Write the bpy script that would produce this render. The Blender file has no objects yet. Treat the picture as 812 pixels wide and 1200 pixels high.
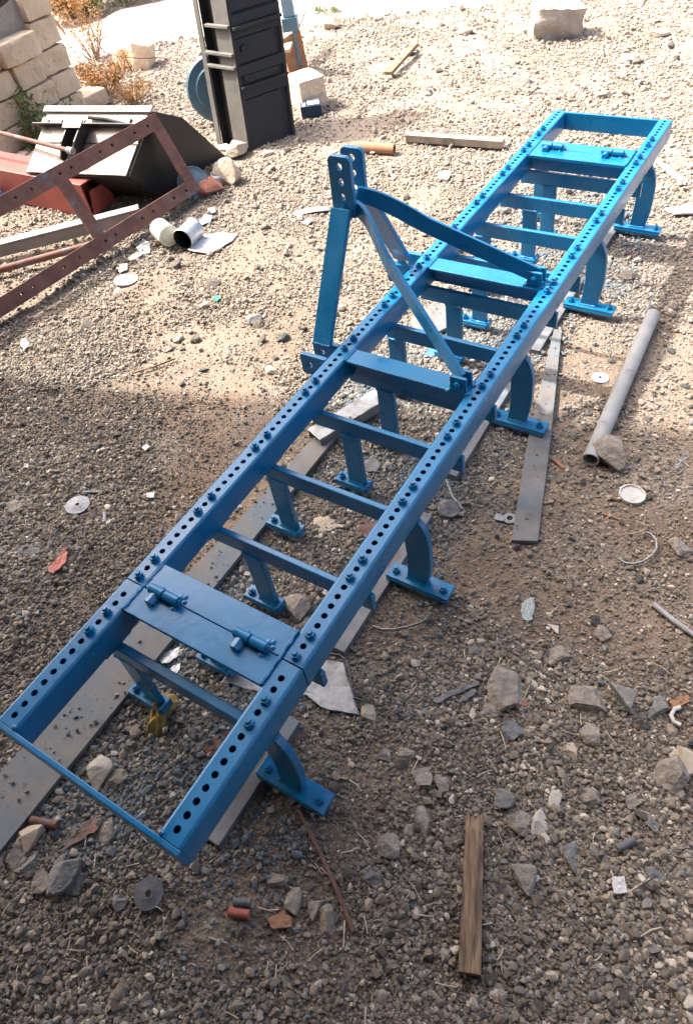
import bpy, bmesh, math, random
import numpy as np
from mathutils import Vector, Matrix, Euler, noise as mnoise

# ------------------------------------------------------------------ camera, sky, sun, exposure
SC = bpy.context.scene
COL = SC.collection
CAM_LOC = (-0.07859, -0.53171, 1.52509)
CAM_ROT = (0.76834724, 0.12925894, -1.02216506)
cam_d = bpy.data.cameras.new('camera')
cam_o = bpy.data.objects.new('camera', cam_d)
COL.objects.link(cam_o)
cam_o.location = CAM_LOC
cam_o.rotation_euler = CAM_ROT
cam_d.sensor_fit = 'VERTICAL'
cam_d.sensor_height = 36.0
cam_d.lens = 844.6 / 1200 * 36.0
cam_d.shift_y = -58.5 / 1200
cam_d.clip_start = 0.05
cam_d.clip_end = 2000
SC.camera = cam_o

SUN_TO = Vector((-0.06, 0.79, 1.0)).normalized()          # towards the sun
elev = math.asin(SUN_TO.z)
w = bpy.data.worlds.new('World')
SC.world = w
w.use_nodes = True
nt = w.node_tree
sky = nt.nodes.new('ShaderNodeTexSky')
sky.sky_type = 'NISHITA'
sky.sun_disc = False
sky.sun_elevation = elev
sky.sun_rotation = math.atan2(SUN_TO.x, SUN_TO.y)
sky.air_density = 0.8
sky.dust_density = 8.0
sky.ozone_density = 0.3
nt.links.new(sky.outputs[0], nt.nodes['Background'].inputs[0])
nt.nodes['Background'].inputs[1].default_value = 0.15
sl = bpy.data.lights.new('sun', 'SUN')
sl.energy = 2.5
sl.angle = math.radians(1.1)
sl.color = (1.0, 0.96, 0.91)
so = bpy.data.objects.new('sun', sl)
COL.objects.link(so)
so.rotation_euler = SUN_TO.to_track_quat('Z', 'Y').to_euler()
so.location = (0, 6, 8)
vs = SC.view_settings
vs.view_transform = 'Standard'
vs.look = 'None'
vs.gamma = 1.0
vs.use_curve_mapping = False
vs.exposure = 2.06
SC.cycles.max_bounces = 6
SC.cycles.diffuse_bounces = 4
SC.cycles.glossy_bounces = 3
SC.cycles.use_adaptive_sampling = True
SC.cycles.adaptive_threshold = 0.015

# ------------------------------------------------------------------ helpers
random.seed(7)
RNG = np.random.default_rng(11)
_R = Euler(CAM_ROT).to_matrix()


def G(u, v, z=0.0):
    """place on the level z that the photograph shows at pixel u, v"""
    d = _R @ Vector(((u - 406) / 844.6, -(v - 541.5) / 844.6, -1.0))
    t = (z - CAM_LOC[2]) / d.z
    return Vector(CAM_LOC) + d * t


_T = RNG.random((256, 256))


def vnoise(x, y, s):
    x = np.asarray(x, float) / s
    y = np.asarray(y, float) / s
    xi = np.floor(x).astype(int)
    yi = np.floor(y).astype(int)
    fx = x - xi
    fy = y - yi
    fx = fx * fx * (3 - 2 * fx)
    fy = fy * fy * (3 - 2 * fy)
    a = _T[xi & 255, yi & 255]
    b = _T[(xi + 1) & 255, yi & 255]
    c = _T[xi & 255, (yi + 1) & 255]
    d = _T[(xi + 1) & 255, (yi + 1) & 255]
    return (a * (1 - fx) + b * fx) * (1 - fy) + (c * (1 - fx) + d * fx) * fy - 0.5


def gh(x, y):
    """ground height"""
    x = np.asarray(x, float)
    y = np.asarray(y, float)
    h = 0.022 * vnoise(x + 40, y + 40, 0.55) + 0.014 * vnoise(x + 9, y + 70, 0.17) + 0.007 * vnoise(x + 3, y + 5, 0.06)
    m = np.clip((x + 0.3) / 0.3, 0, 1) * np.clip((3.1 - x) / 0.3, 0, 1) * np.clip((y + 0.3) / 0.2, 0, 1) * np.clip((0.85 - y) / 0.2, 0, 1)
    h = h * (1 - 0.65 * m) - 0.012 * m
    far = np.clip((x - 3.2) / 1.5, 0, 1)
    h = h + far * 0.05 * vnoise(x + 1, y + 20, 0.5)
    return h


def gz(x, y):
    return float(gh(x, y))


def gp(u, v, dz=0.0):
    """point on the real (uneven) ground below pixel u, v"""
    p = G(u, v, 0)
    for _ in range(3):
        p = G(u, v, gz(p.x, p.y) + dz)
    return p


ROOTLOC = {}


def setp(o, label=None, cat=None, group=None, kind=None):
    if label: o['label'] = label
    if cat: o['category'] = cat
    if group: o['group'] = group
    if kind: o['kind'] = kind
    return o


def empty(name, loc, label, cat, group=None):
    o = bpy.data.objects.new(name, None)
    COL.objects.link(o)
    o.location = loc
    o.empty_display_size = 0.05
    ROOTLOC[o.name] = Vector(loc)
    return setp(o, label, cat, group)


def rootloc(o):
    while o is not None and o.parent is not None:
        o = o.parent
    return ROOTLOC.get(o.name, Vector((0, 0, 0))) if o is not None else Vector((0, 0, 0))


class MB:
    def __init__(s):
        s.v = []
        s.f = []

    def add(s, vs, fs):
        n = len(s.v)
        s.v += [tuple(p) for p in vs]
        s.f += [tuple(i + n for i in f) for f in fs]
        return s

    def box(s, c, size, rot=None):
        hx, hy, hz = size[0] / 2, size[1] / 2, size[2] / 2
        pts = [Vector((x, y, z)) for x in (-hx, hx) for y in (-hy, hy) for z in (-hz, hz)]
        if rot is not None:
            pts = [rot @ p for p in pts]
        pts = [p + Vector(c) for p in pts]
        return s.add(pts, [(0, 1, 3, 2), (4, 6, 7, 5), (0, 4, 5, 1), (2, 3, 7, 6), (0, 2, 6, 4), (1, 5, 7, 3)])

    def bb(s, x0, x1, y0, y1, z0, z1):
        return s.box(((x0 + x1) / 2, (y0 + y1) / 2, (z0 + z1) / 2), (x1 - x0, y1 - y0, z1 - z0))

    def prism(s, poly, off):
        """poly: list of 3D points, off: extrusion vector"""
        n = len(poly)
        a = [Vector(p) for p in poly]
        b = [p + Vector(off) for p in a]
        fs = [tuple(range(n))[::-1], tuple(range(n, 2 * n))]
        fs += [(i, (i + 1) % n, n + (i + 1) % n, n + i) for i in range(n)]
        return s.add(a + b, fs)

    def cyl(s, a, b, r, n=16, r2=None, caps=True):
        a = Vector(a); b = Vector(b)
        r2 = r if r2 is None else r2
        d = (b - a).normalized()
        u = d.orthogonal().normalized()
        w_ = d.cross(u)
        va = [a + (u * math.cos(t) + w_ * math.sin(t)) * r for t in [2 * math.pi * i / n for i in range(n)]]
        vb = [b + (u * math.cos(t) + w_ * math.sin(t)) * r2 for t in [2 * math.pi * i / n for i in range(n)]]
        fs = [(i, (i + 1) % n, n + (i + 1) % n, n + i) for i in range(n)]
        if caps:
            fs += [tuple(range(n))[::-1], tuple(range(n, 2 * n))]
        return s.add(va + vb, fs)

    def pipe(s, a, b, r, ri, n=24):
        """hollow tube"""
        a = Vector(a); b = Vector(b)
        d = (b - a).normalized()
        u = d.orthogonal().normalized()
        w_ = d.cross(u)
        rings = []
        for (p, rr) in ((a, r), (b, r), (b, ri), (a, ri)):
            rings.append([p + (u * math.cos(t) + w_ * math.sin(t)) * rr for t in [2 * math.pi * i / n for i in range(n)]])
        fs = []
        for k in range(4):
            k2 = (k + 1) % 4
            fs += [(k * n + i, k * n + (i + 1) % n, k2 * n + (i + 1) % n, k2 * n + i) for i in range(n)]
        return s.add(sum(rings, []), fs)

    def tube(s, path, r, n=8, r_end=None):
        path = [Vector(p) for p in path]
        m = len(path)
        rings = []
        up = Vector((0.13, 0.21, 0.97))
        for i, p in enumerate(path):
            d = (path[min(i + 1, m - 1)] - path[max(i - 1, 0)]).normalized()
            u = d.cross(up)
            if u.length < 1e-3:
                u = d.orthogonal()
            u.normalize()
            w_ = d.cross(u)
            rr = r if r_end is None else r + (r_end - r) * i / (m - 1)
            rings += [p + (u * math.cos(t) + w_ * math.sin(t)) * rr for t in [2 * math.pi * k / n for k in range(n)]]
        fs = [(i * n + k, i * n + (k + 1) % n, (i + 1) * n + (k + 1) % n, (i + 1) * n + k) for i in range(m - 1) for k in range(n)]
        fs += [tuple(range(n))[::-1], tuple(range((m - 1) * n, m * n))]
        return s.add(rings, fs)

    def ribbon(s, path, width, thick, wdir):
        """flat bar swept along a path; wdir: vectors (one or one per point) of the wide side"""
        path = [Vector(p) for p in path]
        m = len(path)
        if isinstance(wdir[0], (int, float)):
            wdir = [wdir] * m
        if isinstance(width, (int, float)):
            width = [width] * m
        vs_ = []
        for i, p in enumerate(path):
            d = (path[min(i + 1, m - 1)] - path[max(i - 1, 0)]).normalized()
            wv = Vector(wdir[i])
            wv = (wv - d * wv.dot(d)).normalized()
            t = d.cross(wv)
            a = wv * width[i] / 2
            b = t * thick / 2
            vs_ += [p + a + b, p - a + b, p - a - b, p + a - b]
        fs = [(i * 4 + k, i * 4 + (k + 1) % 4, (i + 1) * 4 + (k + 1) % 4, (i + 1) * 4 + k) for i in range(m - 1) for k in range(4)]
        fs += [(3, 2, 1, 0), tuple((m - 1) * 4 + k for k in range(4))]
        return s.add(vs_, fs)

    def lathe(s, prof, c=(0, 0, 0), n=28, rot=None):
        """prof: list of (r, z); r = 0 closes"""
        vs_ = []
        for (r, z) in prof:
            for k in range(n):
                t = 2 * math.pi * k / n
                p = Vector((r * math.cos(t), r * math.sin(t), z))
                if rot is not None:
                    p = rot @ p
                vs_.append(p + Vector(c))
        m = len(prof)
        fs = [(i * n + k, i * n + (k + 1) % n, (i + 1) * n + (k + 1) % n, (i + 1) * n + k) for i in range(m - 1) for k in range(n)]
        return s.add(vs_, fs)

    def mesh(s, name, off=Vector((0, 0, 0)), smooth=False):
        me = bpy.data.meshes.new(name)
        me.from_pydata([tuple(Vector(p) - off) for p in s.v], [], s.f)
        bm = bmesh.new()
        bm.from_mesh(me)
        bmesh.ops.recalc_face_normals(bm, faces=bm.faces)
        bm.to_mesh(me)
        bm.free()
        if smooth:
            me.polygons.foreach_set('use_smooth', [True] * len(me.polygons))
            try:
                me.set_sharp_from_angle(angle=math.radians(40))
            except Exception:
                pass
        return me

    def build(s, name, mat, parent=None, bevel=0.0, smooth=False, loc=None):
        """parent None: the mesh's origin is placed at loc (or its base); else in the root's space"""
        if parent is None:
            if loc is None:
                a = np.array([tuple(p) for p in s.v])
                loc = Vector((a[:, 0].mean(), a[:, 1].mean(), a[:, 2].min()))
            off = Vector(loc)
        else:
            off = rootloc(parent)
        me = s.mesh(name, off, smooth)
        me.materials.append(mat)
        o = bpy.data.objects.new(name, me)
        COL.objects.link(o)
        if parent is None:
            o.location = off
            ROOTLOC[o.name] = Vector(off)
        else:
            o.parent = parent
        if bevel > 0:
            b = o.modifiers.new('bevel', 'BEVEL')
            b.width = bevel
            b.segments = 2
            b.limit_method = 'ANGLE'
            b.angle_limit = math.radians(40)
            b.harden_normals = False
        return o


def copy_part(src, parent, loc, rot=None):
    o = src.copy()
    COL.objects.link(o)
    o.parent = parent
    o.location = Vector(loc) - rootloc(parent)
    if rot is not None:
        o.rotation_euler = rot
    return o


# ------------------------------------------------------------------ materials
MATS = {}


def nd(nt, t, **kw):
    n = nt.nodes.new(t)
    for k, v in kw.items():
        setattr(n, k, v)
    return n


def mat(name, c1, c2=None, c3=None, scale=12.0, rough=0.6, rough2=None, metal=0.0, bump=0.0, bscale=60.0,
        spots=0.62, spot_scale=None, c4=None, c4_scale=3.0, c4_at=0.55, coat=0.0, detail=6.0, bdist=0.002, spec=0.5, stretch=None):
    """c1..c2 blended by fractal noise, c3 in blotches of its own"""
    m = bpy.data.materials.new(name)
    m.use_nodes = True
    nt = m.node_tree
    b = nt.nodes['Principled BSDF']
    tc = nd(nt, 'ShaderNodeTexCoord')
    src = tc.outputs['Object']
    if stretch:
        mp = nd(nt, 'ShaderNodeMapping')
        mp.inputs['Scale'].default_value = stretch
        nt.links.new(src, mp.inputs[0])
        src = mp.outputs[0]
    b.inputs['Roughness'].default_value = rough
    b.inputs['Metallic'].default_value = metal
    b.inputs['Specular IOR Level'].default_value = spec
    b.inputs['Coat Weight'].default_value = coat
    b.inputs['Coat Roughness'].default_value = 0.15
    n1 = nd(nt, 'ShaderNodeTexNoise')
    n1.inputs['Scale'].default_value = scale
    n1.inputs['Detail'].default_value = detail
    n1.inputs['Roughness'].default_value = 0.62
    nt.links.new(src, n1.inputs['Vector'])
    mr = nd(nt, 'ShaderNodeMapRange')
    mr.inputs['From Min'].default_value = 0.32
    mr.inputs['From Max'].default_value = 0.68
    nt.links.new(n1.outputs['Fac'], mr.inputs['Value'])
    mx = nd(nt, 'ShaderNodeMix', data_type='RGBA')
    mx.inputs['A'].default_value = (*c1, 1)
    mx.inputs['B'].default_value = (*(c2 or c1), 1)
    nt.links.new(mr.outputs[0], mx.inputs['Factor'])
    col = mx.outputs['Result']
    if c3:
        n2 = nd(nt, 'ShaderNodeTexNoise')
        n2.inputs['Scale'].default_value = spot_scale or scale * 0.6
        n2.inputs['Detail'].default_value = 8
        n2.inputs['Roughness'].default_value = 0.7
        mp2 = nd(nt, 'ShaderNodeMapping')
        mp2.inputs['Location'].default_value = (3.1, 7.7, 1.3)
        nt.links.new(src, mp2.inputs[0])
        nt.links.new(mp2.outputs[0], n2.inputs['Vector'])
        r2 = nd(nt, 'ShaderNodeMapRange')
        r2.inputs['From Min'].default_value = spots - 0.05
        r2.inputs['From Max'].default_value = spots + 0.05
        nt.links.new(n2.outputs['Fac'], r2.inputs['Value'])
        m2 = nd(nt, 'ShaderNodeMix', data_type='RGBA')
        m2.inputs['B'].default_value = (*c3, 1)
        nt.links.new(col, m2.inputs['A'])
        nt.links.new(r2.outputs[0], m2.inputs['Factor'])
        col = m2.outputs['Result']
        if metal > 0:
            mm = nd(nt, 'ShaderNodeMath', operation='MULTIPLY_ADD')
            mm.inputs[1].default_value = -metal
            mm.inputs[2].default_value = metal
            nt.links.new(r2.outputs[0], mm.inputs[0])
            nt.links.new(mm.outputs[0], b.inputs['Metallic'])
    if c4:
        n4 = nd(nt, 'ShaderNodeTexNoise')
        n4.inputs['Scale'].default_value = c4_scale
        n4.inputs['Detail'].default_value = 9
        n4.inputs['Roughness'].default_value = 0.75
        nt.links.new(src, n4.inputs['Vector'])
        r4 = nd(nt, 'ShaderNodeMapRange')
        r4.inputs['From Min'].default_value = c4_at - 0.08
        r4.inputs['From Max'].default_value = c4_at + 0.14
        r4.inputs['To Max'].default_value = 0.85
        nt.links.new(n4.outputs['Fac'], r4.inputs['Value'])
        m4 = nd(nt, 'ShaderNodeMix', data_type='RGBA')
        m4.inputs['B'].default_value = (*c4, 1)
        nt.links.new(col, m4.inputs['A'])
        nt.links.new(r4.outputs[0], m4.inputs['Factor'])
        col = m4.outputs['Result']
    nt.links.new(col, b.inputs['Base Color'])
    if rough2 is not None:
        rr = nd(nt, 'ShaderNodeMapRange')
        rr.inputs['From Min'].default_value = 0.3
        rr.inputs['From Max'].default_value = 0.7
        rr.inputs['To Min'].default_value = rough
        rr.inputs['To Max'].default_value = rough2
        nt.links.new(n1.outputs['Fac'], rr.inputs['Value'])
        nt.links.new(rr.outputs[0], b.inputs['Roughness'])
    if bump > 0:
        n3 = nd(nt, 'ShaderNodeTexNoise')
        n3.inputs['Scale'].default_value = bscale
        n3.inputs['Detail'].default_value = 5
        nt.links.new(src, n3.inputs['Vector'])
        bp = nd(nt, 'ShaderNodeBump')
        bp.inputs['Strength'].default_value = bump
        bp.inputs['Distance'].default_value = bdist
        nt.links.new(n3.outputs['Fac'], bp.inputs['Height'])
        nt.links.new(bp.outputs[0], b.inputs['Normal'])
    MATS[name] = m
    return m


BLUE = mat('blue_enamel', (0.002, 0.128, 0.285), (0.003, 0.158, 0.335), (0.008, 0.19, 0.38), scale=13, rough=0.24, rough2=0.42, bump=0.5, bscale=55, bdist=0.0012, spec=0.5, coat=0.12, spots=0.63, spot_scale=30)
BLUE_FILM = mat('blue_overspray', (0.02, 0.20, 0.42), (0.10, 0.13, 0.16), scale=14, rough=0.5, bump=0.2)
DARKHOLE = mat('dark_bore', (0.004, 0.012, 0.025), rough=0.7)
GREYBAR = mat('mill_steel', (0.13, 0.13, 0.135), (0.23, 0.23, 0.235), (0.15, 0.10, 0.08), scale=20, rough=0.5, rough2=0.7, metal=0.35, bump=0.3, bscale=70, spots=0.62, c4=(0.10, 0.16, 0.20), c4_scale=6, c4_at=0.54)
PLATE = mat('weathered_plate', (0.11, 0.102, 0.095), (0.22, 0.205, 0.19), (0.20, 0.135, 0.09), scale=9, rough=0.6, rough2=0.85, metal=0.1, bump=0.5, bscale=45, spots=0.64, spot_scale=6, c4=(0.095, 0.15, 0.19), c4_scale=4.0, c4_at=0.51)
GALV = mat('galvanised', (0.20, 0.205, 0.21), (0.33, 0.335, 0.34), (0.15, 0.135, 0.12), scale=45, rough=0.45, metal=0.5, bump=0.2, spots=0.58, spot_scale=25)
RUST = mat('rusty_steel', (0.105, 0.046, 0.034), (0.20, 0.092, 0.062), (0.15, 0.14, 0.14), scale=16, rough=0.78, bump=0.35, bscale=120, spots=0.60, spot_scale=7)
RUST_LIGHT = mat('light_rust', (0.26, 0.13, 0.07), (0.36, 0.20, 0.11), (0.14, 0.07, 0.05), scale=14, rough=0.8, bump=0.3)
BLACKSTEEL = mat('dark_primer', (0.012, 0.0115, 0.011), (0.024, 0.022, 0.020), (0.055, 0.047, 0.038), scale=10, rough=0.42, rough2=0.6, spec=0.35, bump=0.2, bscale=80, spots=0.66)
PALESTEEL = mat('pale_steel', (0.19, 0.165, 0.135), (0.33, 0.285, 0.235), (0.10, 0.085, 0.07), scale=9, rough=0.42, rough2=0.6, metal=0.25, bump=0.1)
GREYPAINT = mat('grey_primer', (0.20, 0.20, 0.19), (0.29, 0.285, 0.27), scale=12, rough=0.4, bump=0.1)
COLGREY_LIT = mat('column_lit_grey', (0.075, 0.07, 0.062), (0.125, 0.115, 0.10), (0.05, 0.045, 0.04), scale=9, rough=0.5, rough2=0.7, bump=0.3, bscale=60)  # lighter version of the column's dark steel for its lit side
PIPEM = mat('pipe_grey', (0.27, 0.27, 0.26), (0.37, 0.365, 0.35), (0.20, 0.19, 0.175), scale=14, rough=0.45, rough2=0.6, bump=0.15)
RED = mat('red_oxide', (0.23, 0.045, 0.035), (0.32, 0.075, 0.055), (0.38, 0.18, 0.14), scale=8, rough=0.5, bump=0.15, spots=0.66)
ROCKM = mat('grey_rock', (0.17, 0.145, 0.12), (0.32, 0.275, 0.225), (0.42, 0.37, 0.31), scale=45, rough=0.92, bump=1.0, bscale=70, bdist=0.009, spots=0.66, spot_scale=14)
ROCKB = mat('blue_grey_rock', (0.125, 0.125, 0.12), (0.22, 0.215, 0.20), (0.31, 0.285, 0.25), scale=45, rough=0.88, bump=1.0, bscale=70, bdist=0.008, spots=0.68, spot_scale=14)
ROCKT = mat('tan_rock', (0.36, 0.29, 0.21), (0.48, 0.41, 0.32), (0.26, 0.20, 0.15), scale=25, rough=0.92, bump=0.7, bscale=80, bdist=0.004, spots=0.66, spot_scale=12)
ROCKW = mat('pale_rock', (0.42, 0.365, 0.30), (0.56, 0.505, 0.435), (0.33, 0.275, 0.22), scale=30, rough=0.92, bump=0.7, bscale=90, bdist=0.004, spots=0.68, spot_scale=14)
BRICKR = mat('red_brick_stone', (0.34, 0.13, 0.085), (0.45, 0.20, 0.13), (0.55, 0.36, 0.28), scale=35, rough=0.92, bump=0.8, bscale=100, bdist=0.004, spots=0.64, spot_scale=30)
BLOCK = mat('limestone_block', (0.60, 0.455, 0.305), (0.74, 0.60, 0.44), (0.46, 0.33, 0.21), scale=9, rough=0.95, bump=1.0, bscale=40, bdist=0.010, spots=0.64, spot_scale=14)
CONC = mat('concrete_chunk', (0.29, 0.255, 0.22), (0.40, 0.36, 0.31), (0.22, 0.19, 0.16), scale=16, rough=0.95, bump=0.8, bscale=60, bdist=0.006, spots=0.66)
WOOD = mat('weathered_wood', (0.125, 0.075, 0.042), (0.33, 0.225, 0.135), (0.075, 0.055, 0.042), scale=10, rough=0.88, bump=0.9, bscale=12, bdist=0.004, spots=0.57, spot_scale=5, stretch=(14, 1.6, 14))
WOODP = mat('pale_wood', (0.50, 0.40, 0.29), (0.62, 0.52, 0.40), scale=20, rough=0.85, bump=0.3)
PAPER = mat('white_paper', (0.52, 0.50, 0.47), (0.68, 0.66, 0.63), (0.36, 0.31, 0.25), scale=30, rough=0.8, spots=0.60, spot_scale=40)
PAPERG = mat('grey_paper', (0.42, 0.42, 0.44), (0.62, 0.61, 0.62), (0.25, 0.24, 0.27), scale=60, rough=0.8, spots=0.60, spot_scale=45)
CREAMP = mat('cream_scrap', (0.62, 0.60, 0.42), (0.75, 0.72, 0.60), scale=30, rough=0.8)
REDP = mat('red_plastic', (0.30, 0.055, 0.04), (0.42, 0.13, 0.09), (0.22, 0.14, 0.10), scale=30, rough=0.65, spots=0.6, spot_scale=40, bump=0.3)
GREENP = mat('green_plastic', (0.01, 0.28, 0.16), rough=0.4)
DISC = mat('abrasive_disc', (0.10, 0.10, 0.105), (0.15, 0.15, 0.155), scale=150, rough=0.95, bump=0.6, bscale=300, bdist=0.0015)
DISCG = mat('worn_disc', (0.26, 0.265, 0.27), (0.38, 0.385, 0.38), (0.17, 0.16, 0.155), scale=40, rough=0.7, bump=0.2, spots=0.63)
YELLOW = mat('ochre_rag', (0.30, 0.19, 0.045), (0.40, 0.28, 0.08), (0.20, 0.13, 0.05), scale=18, rough=0.75, bump=0.5, bscale=60, bdist=0.003)
RUBBER = mat('grey_rubber', (0.09, 0.095, 0.10), (0.16, 0.165, 0.17), scale=25, rough=0.7)
TINW = mat('painted_tin_white', (0.44, 0.42, 0.38), (0.55, 0.53, 0.49), (0.33, 0.29, 0.24), scale=24, rough=0.45, spots=0.66)
TING = mat('tin_grey', (0.36, 0.38, 0.40), (0.52, 0.53, 0.54), (0.20, 0.20, 0.22), scale=30, rough=0.4, metal=0.5, spots=0.6)
INK = mat('dark_inside', (0.012, 0.012, 0.013), rough=0.6)
STEELBLUE = mat('slate_blue_paint', (0.065, 0.14, 0.20), (0.10, 0.19, 0.26), (0.15, 0.17, 0.18), scale=10, rough=0.45, bump=0.15, spots=0.66)
LIDBLUE = mat('dull_blue_lid', (0.16, 0.26, 0.34), (0.22, 0.32, 0.40), scale=18, rough=0.5)
CARDBLUE = mat('navy_carton', (0.012, 0.03, 0.07), (0.02, 0.045, 0.10), scale=20, rough=0.45)
CARDWHITE = mat('pale_carton', (0.55, 0.58, 0.62), (0.66, 0.68, 0.70), scale=20, rough=0.5)
YELLOWP = mat('ochre_casting', (0.42, 0.26, 0.05), (0.50, 0.34, 0.09), scale=20, rough=0.5)
TAPEB = mat('blue_tape', (0.03, 0.05, 0.16), (0.06, 0.10, 0.26), scale=14, rough=0.35)
DRYLEAF = mat('dry_leaf', (0.34, 0.17, 0.055), (0.48, 0.28, 0.11), scale=30, rough=0.9)
TWIG = mat('dry_twig', (0.20, 0.12, 0.065), (0.30, 0.20, 0.12), scale=30, rough=0.9)
GREENLEAF = mat('green_leaf', (0.10, 0.17, 0.045), (0.20, 0.27, 0.09), scale=25, rough=0.7)
CLOTH = mat('black_cloth', (0.008, 0.008, 0.009), (0.016, 0.015, 0.015), scale=20, rough=0.85, bump=0.4)
ROADM = mat('pale_road', (0.46, 0.405, 0.335), (0.56, 0.50, 0.425), (0.40, 0.335, 0.265), scale=3, rough=0.95, bump=0.4, bscale=40, bdist=0.004)
SCREEN_DARK = mat('dark_light_screen', (0.06, 0.053, 0.046), (0.09, 0.08, 0.07), scale=4, rough=0.9, bump=0.4)  # kept dark so the added screens bounce little light
TIN_ROOF = mat('corrugated_roof', (0.09, 0.065, 0.05), (0.14, 0.10, 0.08), (0.07, 0.06, 0.055), scale=3, rough=0.7)

mg = bpy.data.materials.new('green_glass')
mg.use_nodes = True
_b = mg.node_tree.nodes['Principled BSDF']
_b.inputs['Base Color'].default_value = (0.72, 0.82, 0.78, 1)
_b.inputs['Transmission Weight'].default_value = 0.75
_b.inputs['Roughness'].default_value = 0.25
GLASS = mg


def ground_mat():
    m = bpy.data.materials.new('dusty_soil')
    m.use_nodes = True
    nt = m.node_tree
    b = nt.nodes['Principled BSDF']
    b.inputs['Roughness'].default_value = 0.95
    b.inputs['Specular IOR Level'].default_value = 0.2
    geo = nd(nt, 'ShaderNodeNewGeometry')
    P = geo.outputs['Position']

    def noise(scale, detail=6, rough=0.6, loc=(0, 0, 0)):
        mp = nd(nt, 'ShaderNodeMapping')
        mp.inputs['Location'].default_value = loc
        nt.links.new(P, mp.inputs[0])
        n = nd(nt, 'ShaderNodeTexNoise')
        n.inputs['Scale'].default_value = scale
        n.inputs['Detail'].default_value = detail
        n.inputs['Roughness'].default_value = rough
        nt.links.new(mp.outputs[0], n.inputs['Vector'])
        return n.outputs['Fac']

    def ramp(v, stops):
        r = nd(nt, 'ShaderNodeValToRGB')
        e = r.color_ramp.elements
        e[0].position, e[0].color = stops[0][0], (*stops[0][1], 1)
        e[1].position, e[1].color = stops[-1][0], (*stops[-1][1], 1)
        for p, c in stops[1:-1]:
            x = e.new(p)
            x.color = (*c, 1)
        nt.links.new(v, r.inputs[0])
        return r.outputs[0]

    def mix(f, a, bb_, mode='MIX'):
        x = nd(nt, 'ShaderNodeMix', data_type='RGBA', blend_type=mode)
        for sock, val in (('Factor', f), ('A', a), ('B', bb_)):
            if isinstance(val, (int, float)):
                x.inputs[sock].default_value = val
            elif isinstance(val, tuple):
                x.inputs[sock].default_value = (*val, 1)
            else:
                nt.links.new(val, x.inputs[sock])
        return x.outputs['Result']

    soil = ramp(noise(2.6), [(0.3, (0.165, 0.124, 0.092)), (0.5, (0.24, 0.18, 0.13)), (0.7, (0.31, 0.238, 0.175))])
    fine = ramp(noise(70, 8, 0.75, (5, 2, 0)), [(0.3, (0.62, 0.60, 0.58)), (0.55, (1, 1, 1)), (0.72, (1.25, 1.22, 1.18))])
    c = mix(1.0, soil, fine, 'MULTIPLY')
    # grit
    vo = nd(nt, 'ShaderNodeTexVoronoi')
    vo.inputs['Scale'].default_value = 170
    nt.links.new(P, vo.inputs['Vector'])
    g = nd(nt, 'ShaderNodeSeparateColor')
    nt.links.new(vo.outputs['Color'], g.inputs[0])
    grit = ramp(g.outputs[0], [(0.0, (0.13, 0.115, 0.10)), (0.5, (0.215, 0.175, 0.14)), (0.8, (0.28, 0.245, 0.205)), (1.0, (0.42, 0.36, 0.29))])
    gm = nd(nt, 'ShaderNodeMapRange')
    gm.inputs['From Min'].default_value = 0.45
    gm.inputs['From Max'].default_value = 0.66
    nt.links.new(noise(3.7, 5, 0.65, (11, 4, 0)), gm.inputs['Value'])
    ab_ = nd(nt, 'ShaderNodeAttribute', attribute_name='bare')
    dark = mix(1.0, grit, (0.74, 0.72, 0.70), 'MULTIPLY')
    c = mix(gm.outputs[0], c, grit)
    c = mix(ab_.outputs['Fac'], dark, c)
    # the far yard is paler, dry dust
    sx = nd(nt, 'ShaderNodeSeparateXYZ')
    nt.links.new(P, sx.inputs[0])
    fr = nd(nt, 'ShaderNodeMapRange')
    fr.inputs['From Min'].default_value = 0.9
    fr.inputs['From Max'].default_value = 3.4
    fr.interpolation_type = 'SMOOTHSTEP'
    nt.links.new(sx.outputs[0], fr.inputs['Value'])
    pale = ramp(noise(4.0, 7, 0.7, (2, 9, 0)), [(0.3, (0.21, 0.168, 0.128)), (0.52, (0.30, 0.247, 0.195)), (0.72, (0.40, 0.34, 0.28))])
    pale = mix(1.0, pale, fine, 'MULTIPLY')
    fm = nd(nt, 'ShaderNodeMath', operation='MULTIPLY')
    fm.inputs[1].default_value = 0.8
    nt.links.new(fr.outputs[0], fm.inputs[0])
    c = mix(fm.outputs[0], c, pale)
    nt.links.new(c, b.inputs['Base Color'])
    # relief of the grit
    bp = nd(nt, 'ShaderNodeBump')
    bp.inputs['Strength'].default_value = 0.8
    bp.inputs['Distance'].default_value = 0.004
    nt.links.new(vo.outputs['Distance'], bp.inputs['Height'])
    bp2 = nd(nt, 'ShaderNodeBump')
    bp2.inputs['Strength'].default_value = 0.8
    bp2.inputs['Distance'].default_value = 0.008
    nt.links.new(noise(60, 7, 0.7), bp2.inputs['Height'])
    nt.links.new(bp.outputs[0], bp2.inputs['Normal'])
    nt.links.new(bp2.outputs[0], b.inputs['Normal'])
    return m


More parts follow.
